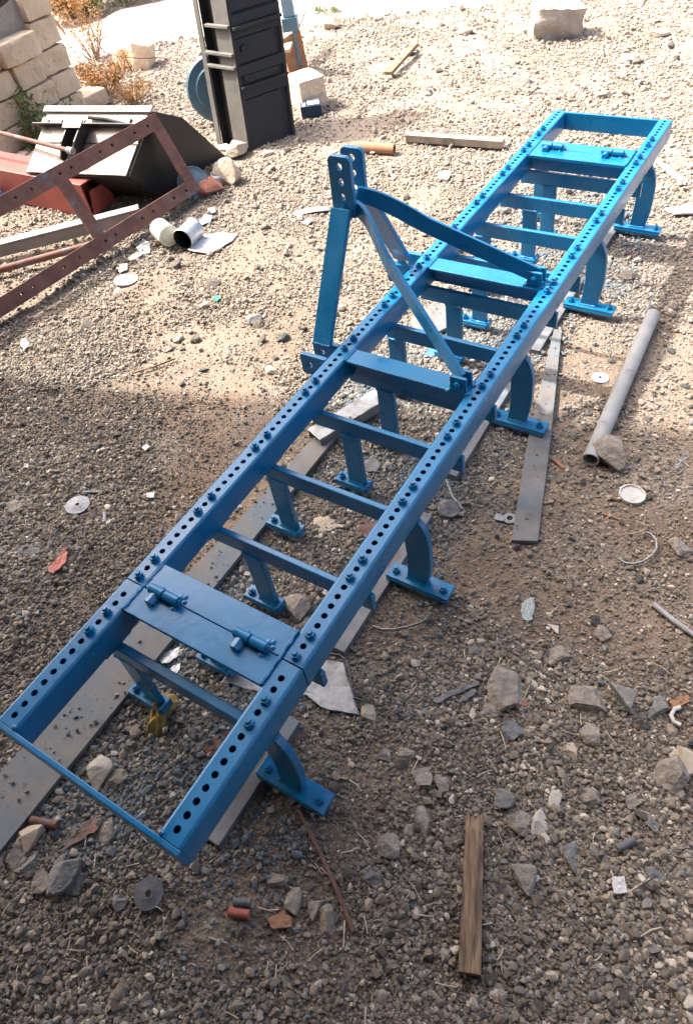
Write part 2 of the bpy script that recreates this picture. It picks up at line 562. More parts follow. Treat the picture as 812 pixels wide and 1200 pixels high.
def gravel_mat():
    m = bpy.data.materials.new('mixed_gravel')
    m.use_nodes = True
    nt = m.node_tree
    b = nt.nodes['Principled BSDF']
    b.inputs['Roughness'].default_value = 0.9
    b.inputs['Specular IOR Level'].default_value = 0.25
    at = nd(nt, 'ShaderNodeAttribute', attribute_type='INSTANCER', attribute_name='tint')
    r = nd(nt, 'ShaderNodeValToRGB')
    stops = [(0.0, (0.080, 0.071, 0.061)), (0.14, (0.165, 0.130, 0.096)), (0.30, (0.172, 0.155, 0.134)), (0.45, (0.232, 0.192, 0.148)),
             (0.60, (0.275, 0.238, 0.190)), (0.74, (0.215, 0.210, 0.196)), (0.85, (0.36, 0.296, 0.22)), (0.94, (0.46, 0.40, 0.325)), (1.0, (0.60, 0.54, 0.46))]
    e = r.color_ramp.elements
    e[0].position, e[0].color = stops[0][0], (*stops[0][1], 1)
    e[1].position, e[1].color = stops[-1][0], (*stops[-1][1], 1)
    for p, c in stops[1:-1]:
        x = e.new(p)
        x.color = (*c, 1)
    nt.links.new(at.outputs['Fac'], r.inputs[0])
    tc = nd(nt, 'ShaderNodeTexCoord')
    n = nd(nt, 'ShaderNodeTexNoise')
    n.inputs['Scale'].default_value = 2.2
    n.inputs['Detail'].default_value = 6
    n.inputs['Roughness'].default_value = 0.7
    nt.links.new(tc.outputs['Object'], n.inputs['Vector'])
    r2 = nd(nt, 'ShaderNodeValToRGB')
    r2.color_ramp.elements[0].position = 0.3
    r2.color_ramp.elements[0].color = (0.72, 0.70, 0.68, 1)
    r2.color_ramp.elements[1].position = 0.72
    r2.color_ramp.elements[1].color = (1.22, 1.20, 1.16, 1)
    nt.links.new(n.outputs['Fac'], r2.inputs[0])
    mx = nd(nt, 'ShaderNodeMix', data_type='RGBA', blend_type='MULTIPLY')
    mx.inputs['Factor'].default_value = 1
    nt.links.new(r.outputs[0], mx.inputs['A'])
    nt.links.new(r2.outputs[0], mx.inputs['B'])
    # dust of the far, dry yard
    ad = nd(nt, 'ShaderNodeAttribute', attribute_type='INSTANCER', attribute_name='dust')
    m2 = nd(nt, 'ShaderNodeMix', data_type='RGBA')
    m2.inputs['B'].default_value = (0.375, 0.318, 0.258, 1)
    nt.links.new(mx.outputs['Result'], m2.inputs['A'])
    nt.links.new(ad.outputs['Fac'], m2.inputs['Factor'])
    # blue paint spatter round the freshly sprayed frame
    ab = nd(nt, 'ShaderNodeAttribute', attribute_type='INSTANCER', attribute_name='spray')
    m3 = nd(nt, 'ShaderNodeMix', data_type='RGBA')
    m3.inputs['B'].default_value = (0.055, 0.135, 0.20, 1)
    nt.links.new(m2.outputs['Result'], m3.inputs['A'])
    nt.links.new(ab.outputs['Fac'], m3.inputs['Factor'])
    nt.links.new(m3.outputs['Result'], b.inputs['Base Color'])
    bp = nd(nt, 'ShaderNodeBump')
    bp.inputs['Strength'].default_value = 0.6
    bp.inputs['Distance'].default_value = 0.0012
    nt.links.new(n.outputs['Fac'], bp.inputs['Height'])
    nt.links.new(bp.outputs[0], b.inputs['Normal'])
    return m


GROUNDM = ground_mat()
GRAVELM = gravel_mat()

# ------------------------------------------------------------------ the ground
def graded(lo, hi, step, far, grow=1.35):
    a = list(np.arange(lo, hi + 1e-6, step))
    s = step
    x = hi
    while x < far:
        s *= grow
        x += s
        a.append(x)
    s = step
    x = lo
    while x > -far:
        s *= grow
        x -= s
        a.insert(0, x)
    return np.array(a)


gx = graded(-1.0, 5.6, 0.022, 300)
gy = graded(-1.6, 5.6, 0.022, 300)
X, Y = np.meshgrid(gx, gy, indexing='ij')
Z = gh(X, Y)
nx, ny = X.shape
me = bpy.data.meshes.new('ground')
idx = np.arange(nx * ny).reshape(nx, ny)
q = np.stack([idx[:-1, :-1], idx[1:, :-1], idx[1:, 1:], idx[:-1, 1:]], -1).reshape(-1, 4)
me.vertices.add(nx * ny)
me.vertices.foreach_set('co', np.stack([X, Y, Z], -1).ravel())
me.loops.add(q.size)
me.loops.foreach_set('vertex_index', q.ravel())
me.polygons.add(len(q))
me.polygons.foreach_set('loop_start', np.arange(len(q)) * 4)
me.polygons.foreach_set('use_smooth', np.ones(len(q), bool))
me.update(calc_edges=True)
me.materials.append(GROUNDM)
ground = bpy.data.objects.new('ground', me)
COL.objects.link(ground)
setp(ground, 'dusty brown yard floor strewn with gravel', None, None, 'structure')

# pale road beyond the yard
mb = MB()
edge_in = [G(60, 92), G(122, 71), G(222, 51), G(300, 40), G(420, 24), G(560, 12), G(640, -10)]
edge_in = [Vector((-6, 14, 0)), Vector((1.5, 6.6, 0))] + edge_in + [Vector((9, -3, 0)), Vector((16, -12, 0))]
out_dir = Vector((0.78, 0.63, 0)).normalized()
pts = []
for i in range(len(edge_in) - 1):
    for k in range(8):
        p = edge_in[i].lerp(edge_in[i + 1], k / 8)
        pts.append(p)
vsr, fsr = [], []
for i, p in enumerate(pts):
    for j in range(12):
        t = j / 11
        wob = 0.10 * float(vnoise(p.x * 3, p.y * 3, 0.4)) if j == 0 else 0
        qv = p + out_dir * (t * 1.35 + wob)
        vsr.append((qv.x, qv.y, gz(qv.x, qv.y) - 0.015 + 0.03 * min(1, t * 6)))
for i in range(len(pts) - 1):
    for j in range(11):
        fsr.append((i * 12 + j, (i + 1) * 12 + j, (i + 1) * 12 + j + 1, i * 12 + j + 1))
mb.add(vsr, fsr)
setp(mb.build('road', ROADM, None, smooth=True), 'pale sunlit dirt road along the far edge of the yard', None, None, 'structure')

# ------------------------------------------------------------------ shed roof beside the yard (casts the shade over the near half), plus added unseen light screens
rh = 3.0
shed = empty('shed', (-0.8, 3.2, 0), 'open corrugated shed roof on posts beside the yard, with added unseen light screens', 'shed')
mb = MB()
vv, ff = [], []
yy = np.arange(1.0, 5.2, 0.038)
for i, y in enumerate(yy):
    z = rh + 0.014 * math.cos(i * math.pi / 2)
    xe = 2.03 - 0.31 * y
    vv += [(xe, y, z), (-3.4, y, z + 0.12)]
for i in range(len(yy) - 1):
    ff.append((2 * i, 2 * i + 1, 2 * i + 3, 2 * i + 2))
mb.add(vv, ff)
o = mb.build('unseen_roof_sheet', TIN_ROOF, shed)
sm = o.modifiers.new('thick', 'SOLIDIFY')
sm.thickness = 0.004
for (x, y) in ((-3.2, 1.2), (-3.2, 5.0), (-0.6, 2.3), (0.15, 5.0), (-1.6, 5.0)):
    mb = MB()
    mb.bb(x - 0.04, x + 0.04, y - 0.04, y + 0.04, -0.05, rh - 0.02)
    mb.build('post', RUST, shed, 0.004)
for y in (-4.4, 0.8):
    mb = MB()
    mb.bb(-0.42, -0.34, y - 0.04, y + 0.04, -0.05, 2.49)
    mb.build('post', RUST, shed, 0.004) if y < 0 else None  # holds up the added second roof
mb = MB()
vv, ff = [], []
yy = np.arange(-4.6, 0.98, 0.038)
for i, y in enumerate(yy):
    z = 2.45 + 0.014 * math.cos(i * math.pi / 2)
    vv += [(0.48, y, z), (-3.4, y, z + 0.3)]
for i in range(len(yy) - 1):
    ff.append((2 * i, 2 * i + 1, 2 * i + 3, 2 * i + 2))
mb.add(vv, ff)
o = mb.build('unseen_roof_sheet', TIN_ROOF, shed)  # added unseen roof over the camera, keeps sky light off near-facing sides
sm = o.modifiers.new('thick', 'SOLIDIFY')
sm.thickness = 0.004
mb = MB()
mb.bb(-2.45, -2.25, -4.5, 5.1, -0.05, rh + 0.02)
mb.build('back_light_screen', SCREEN_DARK, shed, 0.01)  # added unseen screen, blocks the sky behind the camera
mb = MB()
mb.bb(-2.24, 0.4, -2.75, -2.6, -0.05, 2.42)
mb.build('side_light_screen', SCREEN_DARK, shed, 0.01)  # added unseen screen, cuts light coming in from the right
for y in (1.2, 5.0):
    mb = MB()
    mb.bb(-3.3, 2.03 - 0.31 * y - 0.1, y - 0.03, y + 0.03, rh - 0.08, rh - 0.018)
    mb.build('rafter', RUST, shed, 0.004)

# ------------------------------------------------------------------ the blue tine cultivator frame
H = 0.345                # top of the rails above the ground
LEN = 2.82
PITCH = 0.0242
HX0 = 0.0205
HOLES = [HX0 + PITCH * k for k in range(116)]
BOLTK = [8, 14, 22, 31, 40, 48, 57, 66, 74, 83, 92, 100, 106]
BARX = [HX0 + PITCH * (k + 1) for k in BOLTK]
CR1, CR2 = 0.344, 2.482   # folding joints
RAILS = {'a': (0.0, 0.05), 'b': (0.40, 0.45)}
RHGT = 0.07

imp = empty('tine_cultivator', (1.4, 0.2, 0.0), 'long blue painted tine cultivator frame with hitch mast standing on the gravel', 'cultivator')


def rail_mesh(xa, xb, y0, y1, holes):
    mb = MB()
    rc = 0.006
    ztop, zbot = H, H - RHGT
    ya, yb = y0 + rc, y1 - rc
    yc = (ya + yb) / 2
    N = 16
    r = 0.0066
    edges = [xa] + [0] * 0
    cells = []
    hs = [h for h in holes if xa + PITCH * 0.45 < h < xb - PITCH * 0.45]
    x = xa
    for h in hs:
        c0, c1 = h - PITCH / 2, h + PITCH / 2
        if c0 - x > 1e-4:
            cells.append((x, c0, None))
        cells.append((max(c0, x), min(c1, xb), h))
        x = min(c1, xb)
    if xb - x > 1e-4:
        cells.append((x, xb, None))
    for (c0, c1, h) in cells:
        if h is None:
            mb.add([(c0, ya, ztop), (c1, ya, ztop), (c1, yb, ztop), (c0, yb, ztop)], [(0, 1, 2, 3)])
            continue
        ang = [2 * math.pi * i / N for i in range(N)]
        hv, bv, lo = [], [], []
        for t in ang:
            cx, sy = math.cos(t), math.sin(t)
            hv.append((h + r * cx, yc + r * sy, ztop))
            lo.append((h + r * cx, yc + r * sy, ztop - 0.005))
            lim = 1e9
            if cx > 1e-9: lim = min(lim, (c1 - h) / cx)
            if cx < -1e-9: lim = min(lim, (c0 - h) / cx)
            if sy > 1e-9: lim = min(lim, (yb - yc) / sy)
            if sy < -1e-9: lim = min(lim, (ya - yc) / sy)
            bv.append((h + lim * cx, yc + lim * sy, ztop))
        n0 = len(mb.v)
        corners = [(c1, yb, ztop), (c0, yb, ztop), (c0, ya, ztop), (c1, ya, ztop)]
        cang = [math.atan2(c[1] - yc, c[0] - h) % (2 * math.pi) for c in corners]
        mb.v += hv + bv + lo + corners
        for i in range(N):
            j = (i + 1) % N
            a0, a1 = ang[i], ang[i] + 2 * math.pi / N
            cc = [k for k in range(4) if a0 < cang[k] < a1]
            if cc:
                mb.f.append((n0 + i, n0 + N + i, n0 + 3 * N + cc[0], n0 + N + j, n0 + j))
            else:
                mb.f.append((n0 + i, n0 + N + i, n0 + N + j, n0 + j))
            mb.f.append((n0 + i, n0 + j, n0 + 2 * N + j, n0 + 2 * N + i))
    # rounded corners, sides, bottom
    prof = [(ya, ztop)]
    for k in range(1, 4):
        t = math.pi / 2 * k / 3
        prof.append((ya - rc * math.sin(t), ztop - rc + rc * math.cos(t)))
    for k in range(0, 4):
        t = math.pi / 2 * k / 3
        prof.append((ya - rc * math.cos(t), zbot + rc - rc * math.sin(t)))
    for k in range(0, 4):
        t = math.pi / 2 * k / 3
        prof.append((yb + rc * math.sin(t), zbot + rc - rc * math.cos(t)))
    for k in range(0, 4):
        t = math.pi / 2 * k / 3
        prof.append((yb + rc * math.cos(t), ztop - rc + rc * math.sin(t)))
    n = len(prof)
    mb.add([(xa, p[0], p[1]) for p in prof] + [(xb, p[0], p[1]) for p in prof],
           [(i, i + 1, n + i + 1, n + i) for i in range(n - 1)] + [tuple(range(n)), tuple(range(n, 2 * n))[::-1]])
    # weld bead along the seam of the two angles
    ym = y0 - 0.0
    me = MB.mesh(mb, 'rail', rootloc(imp))
    bm = bmesh.new()
    bm.from_mesh(me)
    bmesh.ops.remove_doubles(bm, verts=bm.verts, dist=1e-5)
    bmesh.ops.recalc_face_normals(bm, faces=bm.faces)
    bm.to_mesh(me)
    bm.free()
    me.polygons.foreach_set('use_smooth', [True] * len(me.polygons))
    me.set_sharp_from_angle(angle=math.radians(35))
    me.materials.append(BLUE)
    return me


# one bolt mesh: washer, hex nut, stud
mb = MB()
mb.cyl((0, 0, 0), (0, 0, 0.0018), 0.0108, 20)
hexv = []
mb.cyl((0, 0, 0.0018), (0, 0, 0.0115), 0.0099, 6, 0.0097)
mb.cyl((0, 0, 0.0115), (0, 0, 0.0175), 0.0058, 14, 0.0050)
BOLT = mb.mesh('bolt')
BOLT.materials.append(BLUE)
mb = MB()
mb.cyl((0, 0, 0), (0, 0, 0.0085), 0.0085, 6, 0.0083)
mb.cyl((0, 0, 0.0085), (0, 0, 0.0105), 0.0046, 12)
HEAD = mb.mesh('bolt_head')
HEAD.materials.append(BLUE)


def put_bolt(parent, p, rz=None, mesh=None, rot=None):
    o = bpy.data.objects.new('bolt', mesh or BOLT)
    COL.objects.link(o)
    o.parent = parent
    o.location = Vector(p) - rootloc(imp)
    o.rotation_euler = rot if rot else (random.uniform(-.03, .03), random.uniform(-.03, .03), random.uniform(0, 6) if rz is None else rz)
    return o


sections = [(0.0, CR1 - 0.0015), (CR1 + 0.0015, CR2 - 0.0015), (CR2 + 0.0015, LEN)]
for key, (y0, y1) in RAILS.items():
    for (xa, xb) in sections:
        me = rail_mesh(xa, xb, y0, y1, HOLES)
        o = bpy.data.objects.new('rail', me)
        COL.objects.link(o)
        o.parent = imp
        for k in BOLTK:
            for dk in (0, 2):
                bx = HX0 + PITCH * (k + dk)
                if xa < bx < xb:
                    put_bolt(o, (bx, (y0 + y1) / 2, H))

# end bars across the rails
mb = MB()
mb.bb(-0.0105, -0.0005, -0.001, 0.451, H - 0.062, H - 0.001)
mb.build('end_bar', BLUE, imp, 0.002)
mb = MB()
mb.bb(LEN - 0.014, LEN - 0.003, 0.0505, 0.3995, H - 0.065, H + 0.0005)
mb.build('end_bar', BLUE, imp, 0.002)
# plugs that close the rail ends
for y in (0.05, 0.40):
    mb = MB()
    yy0 = y - 0.012 if y < .2 else y
    mb.bb(0.0, 0.009, yy0, yy0 + 0.012, H - 0.05, H + 0.0035)
    mb.build('weld', BLUE, imp, 0.004)

# folding joint plates and hinges
def hinge(x, y, side):
    b = MB()
    ln = 0.075
    cz = H + 0.0135
    b.cyl((x, y - ln / 2, cz), (x, y - 0.002, cz), 0.0105, 18)
    b.cyl((x, y + 0.002, cz), (x, y + ln / 2, cz), 0.0105, 18)
    o = b.build('hinge_barrel', BLUE, imp, 0.0012, smooth=True)
    b = MB()
    b.cyl((x, y - ln / 2 - 0.004, cz), (x, y + ln / 2 + 0.004, cz), 0.006, 12)
    b.build('pin', BLUE, o, smooth=True)
    b = MB()
    b.cyl((x - 0.030, y + 0.020, H + 0.009), (x - 0.006, y + 0.020, H + 0.009), 0.0105, 6)
    b.bb(x - 0.026, x - 0.006, y + 0.009, y + 0.031, H + 0.0005, H + 0.010)
    b.build('stop_bolt', BLUE, o, 0.001)
    b = MB()
    for (dx, dy, r_) in ((-0.02, 0.034, 0.006), (-0.012, -0.03, 0.008), (0.016, -0.028, 0.009), (0.02, -0.036, 0.007), (0.014, 0.02, 0.006), (0.01, -0.042, 0.006)):
        b.lathe([(0.0001, 0.006), (r_ * 0.7, 0.004), (r_, -0.001)], (x + dx, y + dy, H), 10)
    setp(b.build('weld', BLUE, o, smooth=True), kind='stuff')


for (xa, xb, deep) in ((0.282, CR1 - 0.001, False), (CR1 + 0.001, 0.407, True), (2.416, CR2 - 0.001, True), (CR2 + 0.001, 2.543, False)):
    mb = MB()
    mb.bb(xa, xb, 0.0505, 0.3995, H - 0.009, H + 0.0018)
    if deep:
        inner = xb - 0.030 if xb < 1 else xa + 0.036
        mb.bb(inner, inner + 0.009, 0.0506, 0.3994, H - 0.066, H - 0.0095)
    mb.build('hinge_plate', BLUE, imp, 0.0012)
for x, ys in ((CR1, (0.335, 0.115)), (CR2, (0.33, 0.115))):
    for y in ys:
        hinge(x, y, 0)
# weld runs along the joint plates
for (xa, xb) in ((0.284, 0.405), (2.418, 2.541)):
    for y in (0.0515, 0.3985):
        mb = MB()
        n = 22
        path = [(xa + (xb - xa) * i / n, y + random.uniform(-.0015, .0015), H + 0.0012 + random.uniform(-.0006, .0008)) for i in range(n + 1)]
        mb.tube(path, 0.0042, 8)
        mb.build('weld', BLUE, imp, smooth=True)

# the two thick beams of the hitch
for (xa, xb) in ((1.140, 1.196), (1.622, 1.684)):
    mb = MB()
    yl_, yr_ = 0.0505, 0.3995
    zl = H - (0.080 if xa < 1.4 else 0.068)
    prof = [(xa, H - 0.0005), (xb, H - 0.0005), (xb, zl), (xa + 0.036, zl), (xa + 0.036, H - 0.0085), (xa, H - 0.0085)]
    mb.prism([(x_, yl_, z_) for x_, z_ in prof], (0, yr_ - yl_, 0))
    mb.build('cross_beam', BLUE, imp, 0.002)
    for (y, s) in ((0.0525, 1), (0.3975, -1)):
        mb = MB()
        path = [(xa + (xb - xa) * i / 14, y + random.uniform(-.001, .001), H - 0.001 + random.uniform(-.0005, .0008)) for i in range(15)]
        mb.tube(path, 0.004, 8)
        mb.build('weld', BLUE, imp, smooth=True)

# tine bars, shanks and feet
ZB1, ZB0 = H - 0.077, H - 0.127       # bar top and bottom
FT = 0.030                            # top of the foot plates


def foot(x, y0, y1, bolts, wx=0.046):
    b = MB()
    b.bb(x - wx / 2, x + wx / 2, y0, y1, FT - 0.0085, FT)
    o = b.build('foot_plate', BLUE, imp, 0.0012)
    b = MB()
    b.bb(x - wx / 2 - 0.001, x + wx / 2 - 0.002, y0 + 0.002, y1 - 0.001, FT - 0.019, FT - 0.0092)
    b.build('shoe', BLUE, o, 0.0012)
    for y in bolts:
        put_bolt(o, (x - 0.002, y, FT))
    return o


def weld_bead(x, y0, y1, z):
    b = MB()
    b.tube([(x, y0 + (y1 - y0) * i / 10, z + random.uniform(-.0008, .001)) for i in range(11)], 0.0035, 7)
    b.build('weld', BLUE, imp, smooth=True)


for i, x in enumerate(BARX):
    typ = 'A' if i % 3 == 0 else 'B'
    th = 0.020 if i == 0 else 0.015
    mb = MB()
    yl, yr = 0.437, (-0.004 if typ == 'B' else 0.0)
    mb.bb(x - th / 2, x + th / 2, yr, yl, ZB0, ZB1)
    o = mb.build('tine_bar', BLUE, imp, 0.0025)
    for y in (0.025, 0.425):        # clamp plates that the rail bolts pull up
        b = MB()
        b.bb(x - 0.036, x + 0.036, y - 0.021, y + 0.021, ZB1 + 0.0008, H - RHGT - 0.0003)
        b.build('clamp_plate', BLUE, o)
    if typ == 'A':
        la, lb = 0.382, 0.436
        # curved rear shank
        yz = [(0.046, ZB0 + 0.02), (0.043, H - 0.16), (0.040, H - 0.22), (0.043, H - 0.28), (0.048, FT),
              (-0.008, FT), (-0.017, H - 0.27), (-0.0225, H - 0.215), (-0.022, H - 0.15), (-0.017, H - 0.115), (-0.006, H - 0.088), (0.006, H - 0.0775), (0.030, H - 0.0775)]
        b = MB()
        b.prism([(x - 0.009, y, z) for y, z in yz], (0.018, 0, 0))
        b.build('shank', BLUE, imp, 0.002, smooth=True)
        weld_bead(x - 0.010, -0.008, 0.048, FT + 0.001)
        foot(x - 0.002, -0.070, 0.100, (0.080, -0.050))
    else:
        la, lb = 0.297, 0.350
    b = MB()
    b.bb(x - 0.008, x + 0.008, la, lb, FT, ZB0 - 0.0003)
    b.build('shank', BLUE, imp, 0.0025)
    weld_bead(x - 0.009, la, lb, FT + 0.001)
    weld_bead(x - 0.009, la, lb, ZB0 + 0.0005)
    f = foot(x - 0.002, la - 0.006, lb + 0.042, (lb + 0.026,), 0.036)
    b = MB()
    b.bb(x - 0.018, x + 0.014, la - 0.0135, la - 0.0065, FT - 0.016, FT + 0.010)
    b.build('shoe_lip', BLUE, f, 0.001)

# hitch mast
LUGY0, LUGY1 = 0.4505, 0.536


def lug(x):
    b = MB()
    zc = H - 0.036
    N = 20
    poly = [(LUGY0, H - 0.069), (LUGY1 - 0.006, H - 0.069), (LUGY1, H - 0.063), (LUGY1, H - 0.008), (LUGY1 - 0.006, H - 0.002), (LUGY0, H - 0.002)]
    hole = [(0.508 + 0.0095 * math.cos(2 * math.pi * k / N), zc + 0.0095 * math.sin(2 * math.pi * k / N)) for k in range(N)]
    plate_with_holes(b, poly, [hole], x - 0.007, x + 0.007)
    b.build('hitch_lug', BLUE, imp, 0.0015)


def plate_with_holes(b, poly, holes, xa, xb):
    """plate in the y-z plane between xa and xb with real round holes"""
    bm = bmesh.new()
    loops = [poly] + holes
    edges = []
    for lp in loops:
        vs_ = [bm.verts.new((xa, p[0], p[1])) for p in lp]
        for i in range(len(vs_)):
            edges.append(bm.edges.new((vs_[i], vs_[(i + 1) % len(vs_)])))
    bmesh.ops.triangle_fill(bm, edges=edges, use_beauty=True, use_dissolve=False, normal=(1, 0, 0))
    bm.verts.index_update()
    base = [v.co.copy() for v in bm.verts]
    tris = [tuple(v.index for v in f.verts) for f in bm.faces]
    bm.free()
    n = len(base)
    b.add(base + [Vector((xb, p.y, p.z)) for p in base], tris + [tuple(i + n for i in t)[::-1] for t in tris])
    k = 0
    fs = []
    n0 = len(b.v) - 2 * n
    for lp in loops:
        m = len(lp)
        for i in range(m):
            a, c = k + i, k + (i + 1) % m
            b.f.append((n0 + a, n0 + c, n0 + n + c, n0 + n + a))
        k += m


for x in (1.130, 1.193, 1.618, 1.688):
    lug(x)


def mast_plate(x, ya, yb, za, zb, dy):
    b = MB()
    c = 0.012
    poly = [(ya + dy, za), (yb + dy, za), (yb, zb - c), (yb - c * 0.4, zb - c * 0.3), (yb - c, zb), (ya + c, zb), (ya + c * 0.4, zb - c * 0.3), (ya, zb - c)]
    N = 20
    holes = []
    for zz in (zb - 0.026, zb - 0.066, zb - 0.106):
        yc = (ya + yb) / 2 + dy * (zb - zz) / (zb - za)
        holes.append([(yc + 0.0095 * math.cos(2 * math.pi * k / N), zz + 0.0095 * math.sin(2 * math.pi * k / N)) for k in range(N)])
    plate_with_holes(b, poly, holes, x - 0.007, x + 0.007)
    o = b.build('mast_plate', BLUE, imp, 0.0015)
    put_bolt(o, (x - 0.007, (ya + yb) / 2 + dy * 0.85, za + 0.024), mesh=HEAD, rot=(0, -math.pi / 2, 0))
    return o


mast_plate(1.378, 0.461, 0.527, 0.622, 0.782, 0.004)
mast_plate(1.452, 0.470, 0.537, 0.628, 0.772, 0.004)
# legs of the mast
mb = MB()
mb.ribbon([(1.180, 0.4965, H - 0.003), (1.362, 0.4975, 0.650)], 0.058, 0.014, (0, 1, 0))
mb.build('mast_leg', BLUE, imp, 0.002)
mb = MB()
mb.ribbon([(1.648, 0.4965, H - 0.003), (1.468, 0.5035, 0.652)], 0.058, 0.014, (0, 1, 0))
mb.build('mast_leg', BLUE, imp, 0.002)
weld_bead(1.176, 0.47, 0.525, H + 0.001)
# spacer tube and bolt between the plates
mb = MB()
mb.cyl((1.386, 0.497, 0.648), (1.444, 0.502, 0.648), 0.009, 16)
mb.build('spacer', BLUE, imp, smooth=True)


def bez(a, b, c, d, n):
    out = []
    for i in range(n + 1):
        t = i / n
        out.append(Vector(a) * (1 - t) ** 3 + Vector(b) * 3 * t * (1 - t) ** 2 + Vector(c) * 3 * t * t * (1 - t) + Vector(d) * t ** 3)
    return out


def brace(x0, y0, z0, x1, y1, z1, sgn):
    a = Vector((x0, y0, z0))
    d = Vector((x1, y1, z1))
    top = bez(a, a + Vector((0, -0.05, 0.0)), a + (d - a) * 0.20 + Vector((0, 0, 0.012)), a + (d - a) * 0.36, 10)
    path = top + [a + (d - a) * t for t in (0.6, 0.8, 1.0)]
    b = MB()
    dirv = (d - a).normalized()
    up = Vector((0, 0, 1))
    b.ribbon(path, 0.044, 0.012, up)
    return b.build('brace', BLUE, imp, 0.0018)


brace(1.394, 0.485, 0.640, 1.163, 0.070, 0.372, -1)
brace(1.436, 0.490, 0.655, 1.652, 0.070, 0.372, 1)
# clevises where the braces meet the beams
for x in (1.160, 1.652):
    for dx in (-0.0155, 0.0155):
        mb = MB()
        mb.bb(x + dx - 0.005, x + dx + 0.005, 0.048, 0.092, H, H + 0.046)
        o = mb.build('clevis_plate', BLUE, imp, 0.003)
        if dx < 0:
            put_bolt(o, (x + dx - 0.005, 0.070, H + 0.026), mesh=HEAD, rot=(0, -math.pi / 2, 0))
    mb = MB()
    for (dx, dy, r_) in ((-0.02, 0.096, 0.008), (0.02, 0.094, 0.008), (-0.018, 0.046, 0.007), (0.017, 0.045, 0.008), (0.0, 0.098, 0.007)):
        mb.lathe([(0.0001, 0.006), (r_ * 0.7, 0.004), (r_, -0.001)], (x + dx, dy, H), 10)
    setp(mb.build('weld', BLUE, imp, smooth=True), kind='stuff')

# ------------------------------------------------------------------ stones
def rock_mesh(name, seed, dims, cuts=11, sub=4, rough=0.035, mat_=None):
    rnd = random.Random(seed)
    bm = bmesh.new()
    bmesh.ops.create_icosphere(bm, subdivisions=sub, radius=1.0)
    planes = []
    for _ in range(cuts):
        n = Vector((rnd.gauss(0, 1), rnd.gauss(0, 1), rnd.gauss(0, 1))).normalized()
        planes.append((n, rnd.uniform(0.40, 0.80)))
    off = Vector((rnd.uniform(0, 50), rnd.uniform(0, 50), rnd.uniform(0, 50)))
    for v in bm.verts:
        p = v.co.copy()
        for n, d in planes:
            k = p.dot(n)
            if k > d:
                p -= n * (k - d)
        if rough:
            p += p.normalized() * rough * (mnoise.noise(p * 2.2 + off) + 0.5 * mnoise.noise(p * 6 + off))
        v.co = p
    zz = [v.co.z for v in bm.verts]
    xx = [v.co.x for v in bm.verts]
    yy_ = [v.co.y for v in bm.verts]
    sx, sy, sz = dims[0] / (max(xx) - min(xx)), dims[1] / (max(yy_) - min(yy_)), dims[2] / (max(zz) - min(zz))
    z0 = min(zz)
    cx, cy = (max(xx) + min(xx)) / 2, (max(yy_) + min(yy_)) / 2
    for v in bm.verts:
        v.co = Vector(((v.co.x - cx) * sx, (v.co.y - cy) * sy, (v.co.z - z0) * sz))
    me = bpy.data.meshes.new(name)
    bm.to_mesh(me)
    bm.free()
    if mat_:
        me.materials.append(mat_)
    me.polygons.foreach_set('use_smooth', [True] * len(me.polygons))
    me.set_sharp_from_angle(angle=math.radians(22))
    return me


def rock(u, v, w_, l_, h_, yaw, seed, m, label, sink=0.18, name='rock', group=None, cat='rock', tilt=(0, 0)):
    """w_, l_, h_ in metres; stands where pixel u, v meets the ground"""
    p = gp(u, v)
    o = bpy.data.objects.new(name, rock_mesh(name, seed, (w_, l_, h_), mat_=m))
    COL.objects.link(o)
    o.location = (p.x, p.y, p.z - h_ * sink)
    o.rotation_euler = (tilt[0], tilt[1], yaw)
    ROOTLOC[o.name] = Vector(o.location)
    return setp(o, label, cat, group)


def pxm(u, v):
    """metres per photograph pixel at the ground under u, v"""
    p = G(u, v)
    return (p - Vector(CAM_LOC)).length / 844.6


def rockpx(u, v, wp, hp, seed, m, label, **kw):
    """size given as seen, in photograph pixels"""
    s = pxm(u, v)
    yaw = kw.pop('yaw', CAM_ROT[2] + random.uniform(-.4, .4))
    return rock(u, v + hp * 0.12, wp * s, hp * s * kw.pop('deep', 1.15), min(wp, hp) * s * kw.pop('tall', 0.6), yaw, seed, m, label, **kw)


rockpx(592, 803, 40, 50, 1, ROCKM, 'large flat paint-speckled grey rock right of the near gravel', tall=.4)
rockpx(713, 535, 34, 42, 2, ROCKM, 'rough brown-grey rock leaning at the mouth of the grey pipe', tall=.8, sink=.05)
rockpx(687, 818, 40, 26, 3, ROCKM, 'long grey rock left of the steel wedge scrap')
rockpx(654, 768, 24, 22, 4, ROCKM, 'grey speckled rock between the glass shard and the steel wedge', tall=.5)
rockpx(600, 857, 24, 18, 5, ROCKB, 'dark blue-grey rock just below the large flat rock')
rockpx(573, 832, 26, 16, 6, ROCKM, 'low grey stone tucked against the large flat rock')
rockpx(785, 907, 36, 32, 7, ROCKM, 'pale grey rock at the right edge beside tan stones', tall=.6)
rockpx(804, 890, 22, 30, 8, ROCKT, 'tan rock at the right edge behind the pale grey rock')
rockpx(790, 884, 14, 14, 88, ROCKT, 'small tan stone squeezed between two larger rocks at right edge')
rockpx(770, 827, 24, 22, 9, ROCKB, 'grey green angular rock right of the steel wedge')
rockpx(690, 860, 20, 22, 10, ROCKM, 'grey angular stone below the long grey rock')
rockpx(667, 880, 14, 16, 11, ROCKT, 'small cream stone amid gravel below the large flat rock')
rockpx(633, 963, 17, 22, 12, ROCKW, 'cream white block of stone beside the wooden stake')
rockpx(649, 937, 15, 17, 13, ROCKW, 'cream stone above the cream white block')
rockpx(610, 966, 26, 20, 14, ROCKM, 'brown-grey stone between the wooden stake and the cream block')
